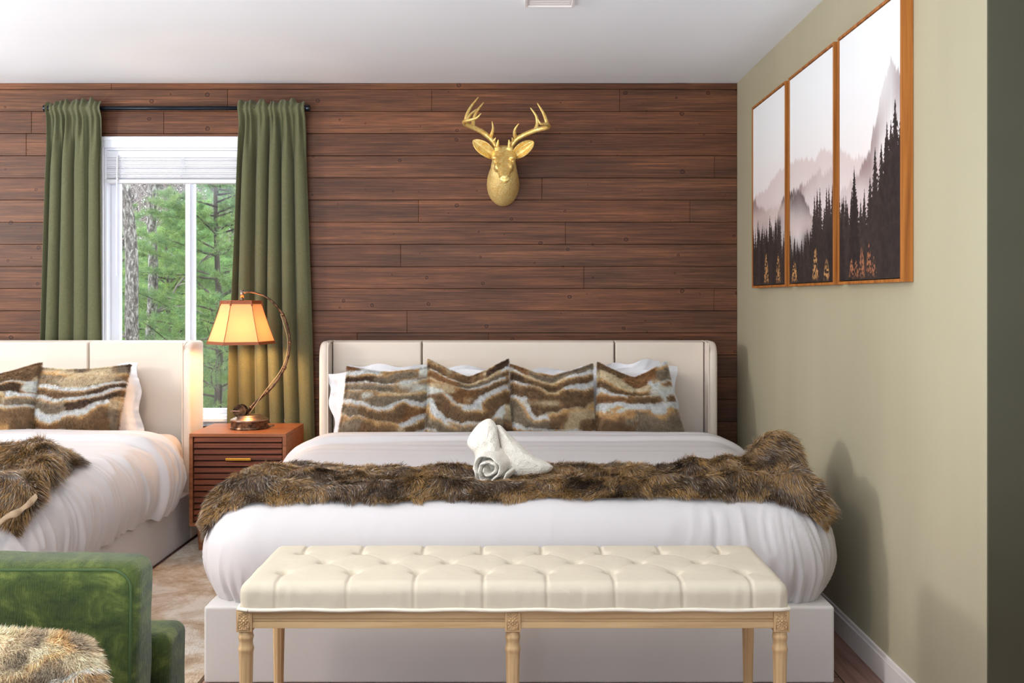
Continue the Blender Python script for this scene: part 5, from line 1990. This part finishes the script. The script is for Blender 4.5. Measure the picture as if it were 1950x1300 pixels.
def bare_tree(label, px, Y, rad, name='bare_tree', mt='bark', group=None, lean=0.0, seed=0, nbr=12, top=6.5):
    r = np.random.default_rng(seed)
    x = (px - VX) * Y / F
    z0 = -0.8
    t = thing(name, label, 'tree', (x, Y, z0), group)
    zz = np.linspace(z0, top, 40)
    pts = np.stack([x + lean * (zz - 1.2) + 0.05 * np.sin(zz * 1.3 + seed) + 0.02 * np.sin(zz * 4 + seed), Y + 0 * zz, zz], 1)
    obj('trunk', tube(pts, rad * (1.1 - 0.07 * (zz + 0.8)), 14), M[mt], t, smooth=True)
    ps = []
    for k_ in range(nbr):
        i = r.integers(8, 38)
        p = pts[i].copy()
        a = r.uniform(0, 6.28)
        d_ = np.array([math.cos(a), math.sin(a) * 0.6, r.uniform(0.1, 0.9)])
        q = [p]
        for _ in range(8):
            d_ = d_ + r.normal(0, 0.22, 3)
            d_ /= np.linalg.norm(d_)
            p = p + d_ * r.uniform(0.12, 0.26)
            q.append(p)
        ps.append(tube(q, np.linspace(rad * 0.22, 0.004, 9), 6))
        for _ in range(4):
            j = r.integers(2, 8)
            dd = d_ + r.normal(0, 0.7, 3)
            dd /= np.linalg.norm(dd)
            e = [q[j], q[j] + dd * 0.22, q[j] + dd * 0.4 + r.normal(0, 0.05, 3), q[j] + dd * 0.6 + r.normal(0, 0.09, 3)]
            ps.append(tube(e, np.linspace(0.008, 0.003, 4), 5))
    if ps:
        obj('branches', merge(*ps), M['twig'] if mt == 'bark' else M['barkdark'], t, smooth=True)
    return t


def pine(label, px, Y, top, seed, spread=1.1, z_lo=-0.4, dens=1.0, col=(146, 172, 96), col2=(104, 140, 92), mt='barkdark', rad=0.045, group=None):
    r = np.random.default_rng(seed)
    x = (px - VX) * Y / F
    t = thing('pine_tree', label, 'tree', (x, Y, -0.8), group)
    zz = np.linspace(-0.8, top, 24)
    obj('trunk', tube(np.stack([x + 0.02 * np.sin(zz * 2), Y + 0 * zz, zz], 1), rad * (1.1 - 0.9 * (zz + 0.8) / (top + 0.8)), 10), M[mt], t, smooth=True)
    br = []
    roots, dirs = [], []
    z = z_lo
    while z < top - 0.05:
        nb_ = r.integers(5, 8)
        a0 = r.uniform(0, 6.28)
        Lb = spread * (1 - (z - z_lo) / (top - z_lo)) ** 0.8 + 0.12
        for k_ in range(nb_):
            a = a0 + k_ * 6.28 / nb_ + r.normal(0, 0.2)
            d_ = np.array([math.cos(a), math.sin(a), r.uniform(0.0, 0.35)])
            p = np.array([x, Y, z + r.uniform(-0.08, 0.08)])
            q = [p]
            st = 7
            for s_ in range(st):
                d_ = d_ + r.normal(0, 0.08, 3) + np.array([0, 0, 0.02])
                d_ /= np.linalg.norm(d_)
                p = p + d_ * Lb / st * r.uniform(0.8, 1.15)
                q.append(p)
                if s_ >= 1:
                    for _ in range(2):
                        sd = np.cross(d_, [0, 0, 1]) * r.choice([-1, 1]) + d_ * 0.8 + np.array([0, 0, 0.2])
                        sd = sd / np.linalg.norm(sd)
                        l_ = Lb * 0.30 * r.uniform(0.5, 1.2)
                        for f_ in (0.35, 0.6, 0.8, 1.0):
                            roots.append(p + sd * l_ * f_)
                            dirs.append(sd)
                    roots.append(p)
                    dirs.append(d_)
            br.append(tube(q, np.linspace(0.012, 0.003, st + 1), 5, cap=False))
        z += r.uniform(0.18, 0.28)
    obj('branches', merge(*br), M[mt], t, smooth=True)
    roots, dirs = np.array(roots), np.array(dirs)
    per = int(40 * dens)
    R = np.repeat(roots, per, 0) + r.normal(0, 0.012, (len(roots) * per, 3))
    Dv = np.repeat(dirs, per, 0) * 0.55 + r.normal(0, 0.55, (len(roots) * per, 3)) + np.array([0, 0, 0.25])
    Dv /= np.linalg.norm(Dv, axis=1)[:, None]
    cnt = len(R)
    cv = np.repeat(r.random(len(roots)), per)[:, None]
    cA, cB = np.array(lin(*col)), np.array(lin(*col2))
    cc = (cA * cv + cB * (1 - cv)) * (0.7 + 0.6 * r.random((cnt, 1)))
    V, Fl, C = strands(R, Dv, 0.062 * (0.6 + 0.7 * r.random(cnt)), 0.0030, np.array([[0, 0, -0.12]]), cc * 0.8, np.clip(cc * 1.25, 0, 1), r)
    (VF, CC) = join_np([(V, Fl, C)])
    obj('needles', VF, M['pine'], t, colors=CC)
    return t


bare_tree('pale lichen-covered trunk close to the left edge of the window', 247, 9.0, 0.062, seed=1, nbr=7, name='birch_tree')
bare_tree('slightly leaning dark and pale barked trunk near the middle of the left pane', 292, 10.5, 0.055, seed=2, nbr=9, lean=0.055, name='birch_tree')
pine('young pine with bright green needles filling the right window pane', 414, 10.0, 3.4, 5, 1.15)
pine('bright green young pine behind the trunks in the left window pane', 318, 11.5, 2.1, 6, 1.3, col=(160, 184, 96))
pine('low bright pine at the bottom of the left window pane', 262, 12.5, 1.5, 7, 1.3, col=(166, 190, 98))
pine('broad pine behind the window mullion', 368, 14.5, 2.6, 9, 1.7, dens=0.8, col=(150, 190, 100))
pine('tall grey-green pine far behind the right pane', 445, 17.0, 4.2, 10, 2.0, dens=0.7, col=(140, 176, 120))
pine('pine standing left of the pale trunk, mostly hidden by the left curtain', 150, 13.5, 2.8, 21, 1.7, dens=0.6, col=(146, 176, 96))
pine('pine mostly hidden by the right curtain, beyond the table lamp', 500, 13.0, 2.9, 22, 1.5, dens=0.6, col=(146, 176, 96))
pine('distant pale pine behind the left trunk', 225, 18.0, 3.0, 12, 2.2, dens=0.6, col=(160, 182, 124))
gT = 'slim bare trunks in the distant woods'
r = np.random.default_rng(77)
for i in range(14):
    bare_tree('slim bare grey trunk in the distant woods outside the window', r.uniform(205, 470), r.uniform(17, 30), r.uniform(0.03, 0.085), mt='barkdark' if i % 2 else 'bark', group=gT, seed=100 + i, nbr=24, lean=r.normal(0, 0.03), top=8.5)


def thicket():
    ps = []
    r = np.random.default_rng(8)
    for k_ in range(1900):
        Y = r.uniform(19, 31)
        x = (r.uniform(200, 480) - VX) * Y / F
        p = np.array([x, Y, r.uniform(-0.5, 6.0)])
        d_ = np.array([r.normal(0, 0.6), r.normal(0, 0.3), 1.0])
        q = [p]
        for _ in range(4):
            d_ = d_ + r.normal(0, 0.4, 3)
            d_ /= np.linalg.norm(d_)
            p = p + d_ * 0.5
            q.append(p)
        ps.append(tube(q, np.linspace(0.018, 0.006, 5), 4, cap=False))
    return merge(*ps)


tag(obj('bare_thicket', thicket(), M['twig']), 'tangle of bare grey twigs far behind the pines outside the window', 'undergrowth', kind='stuff')
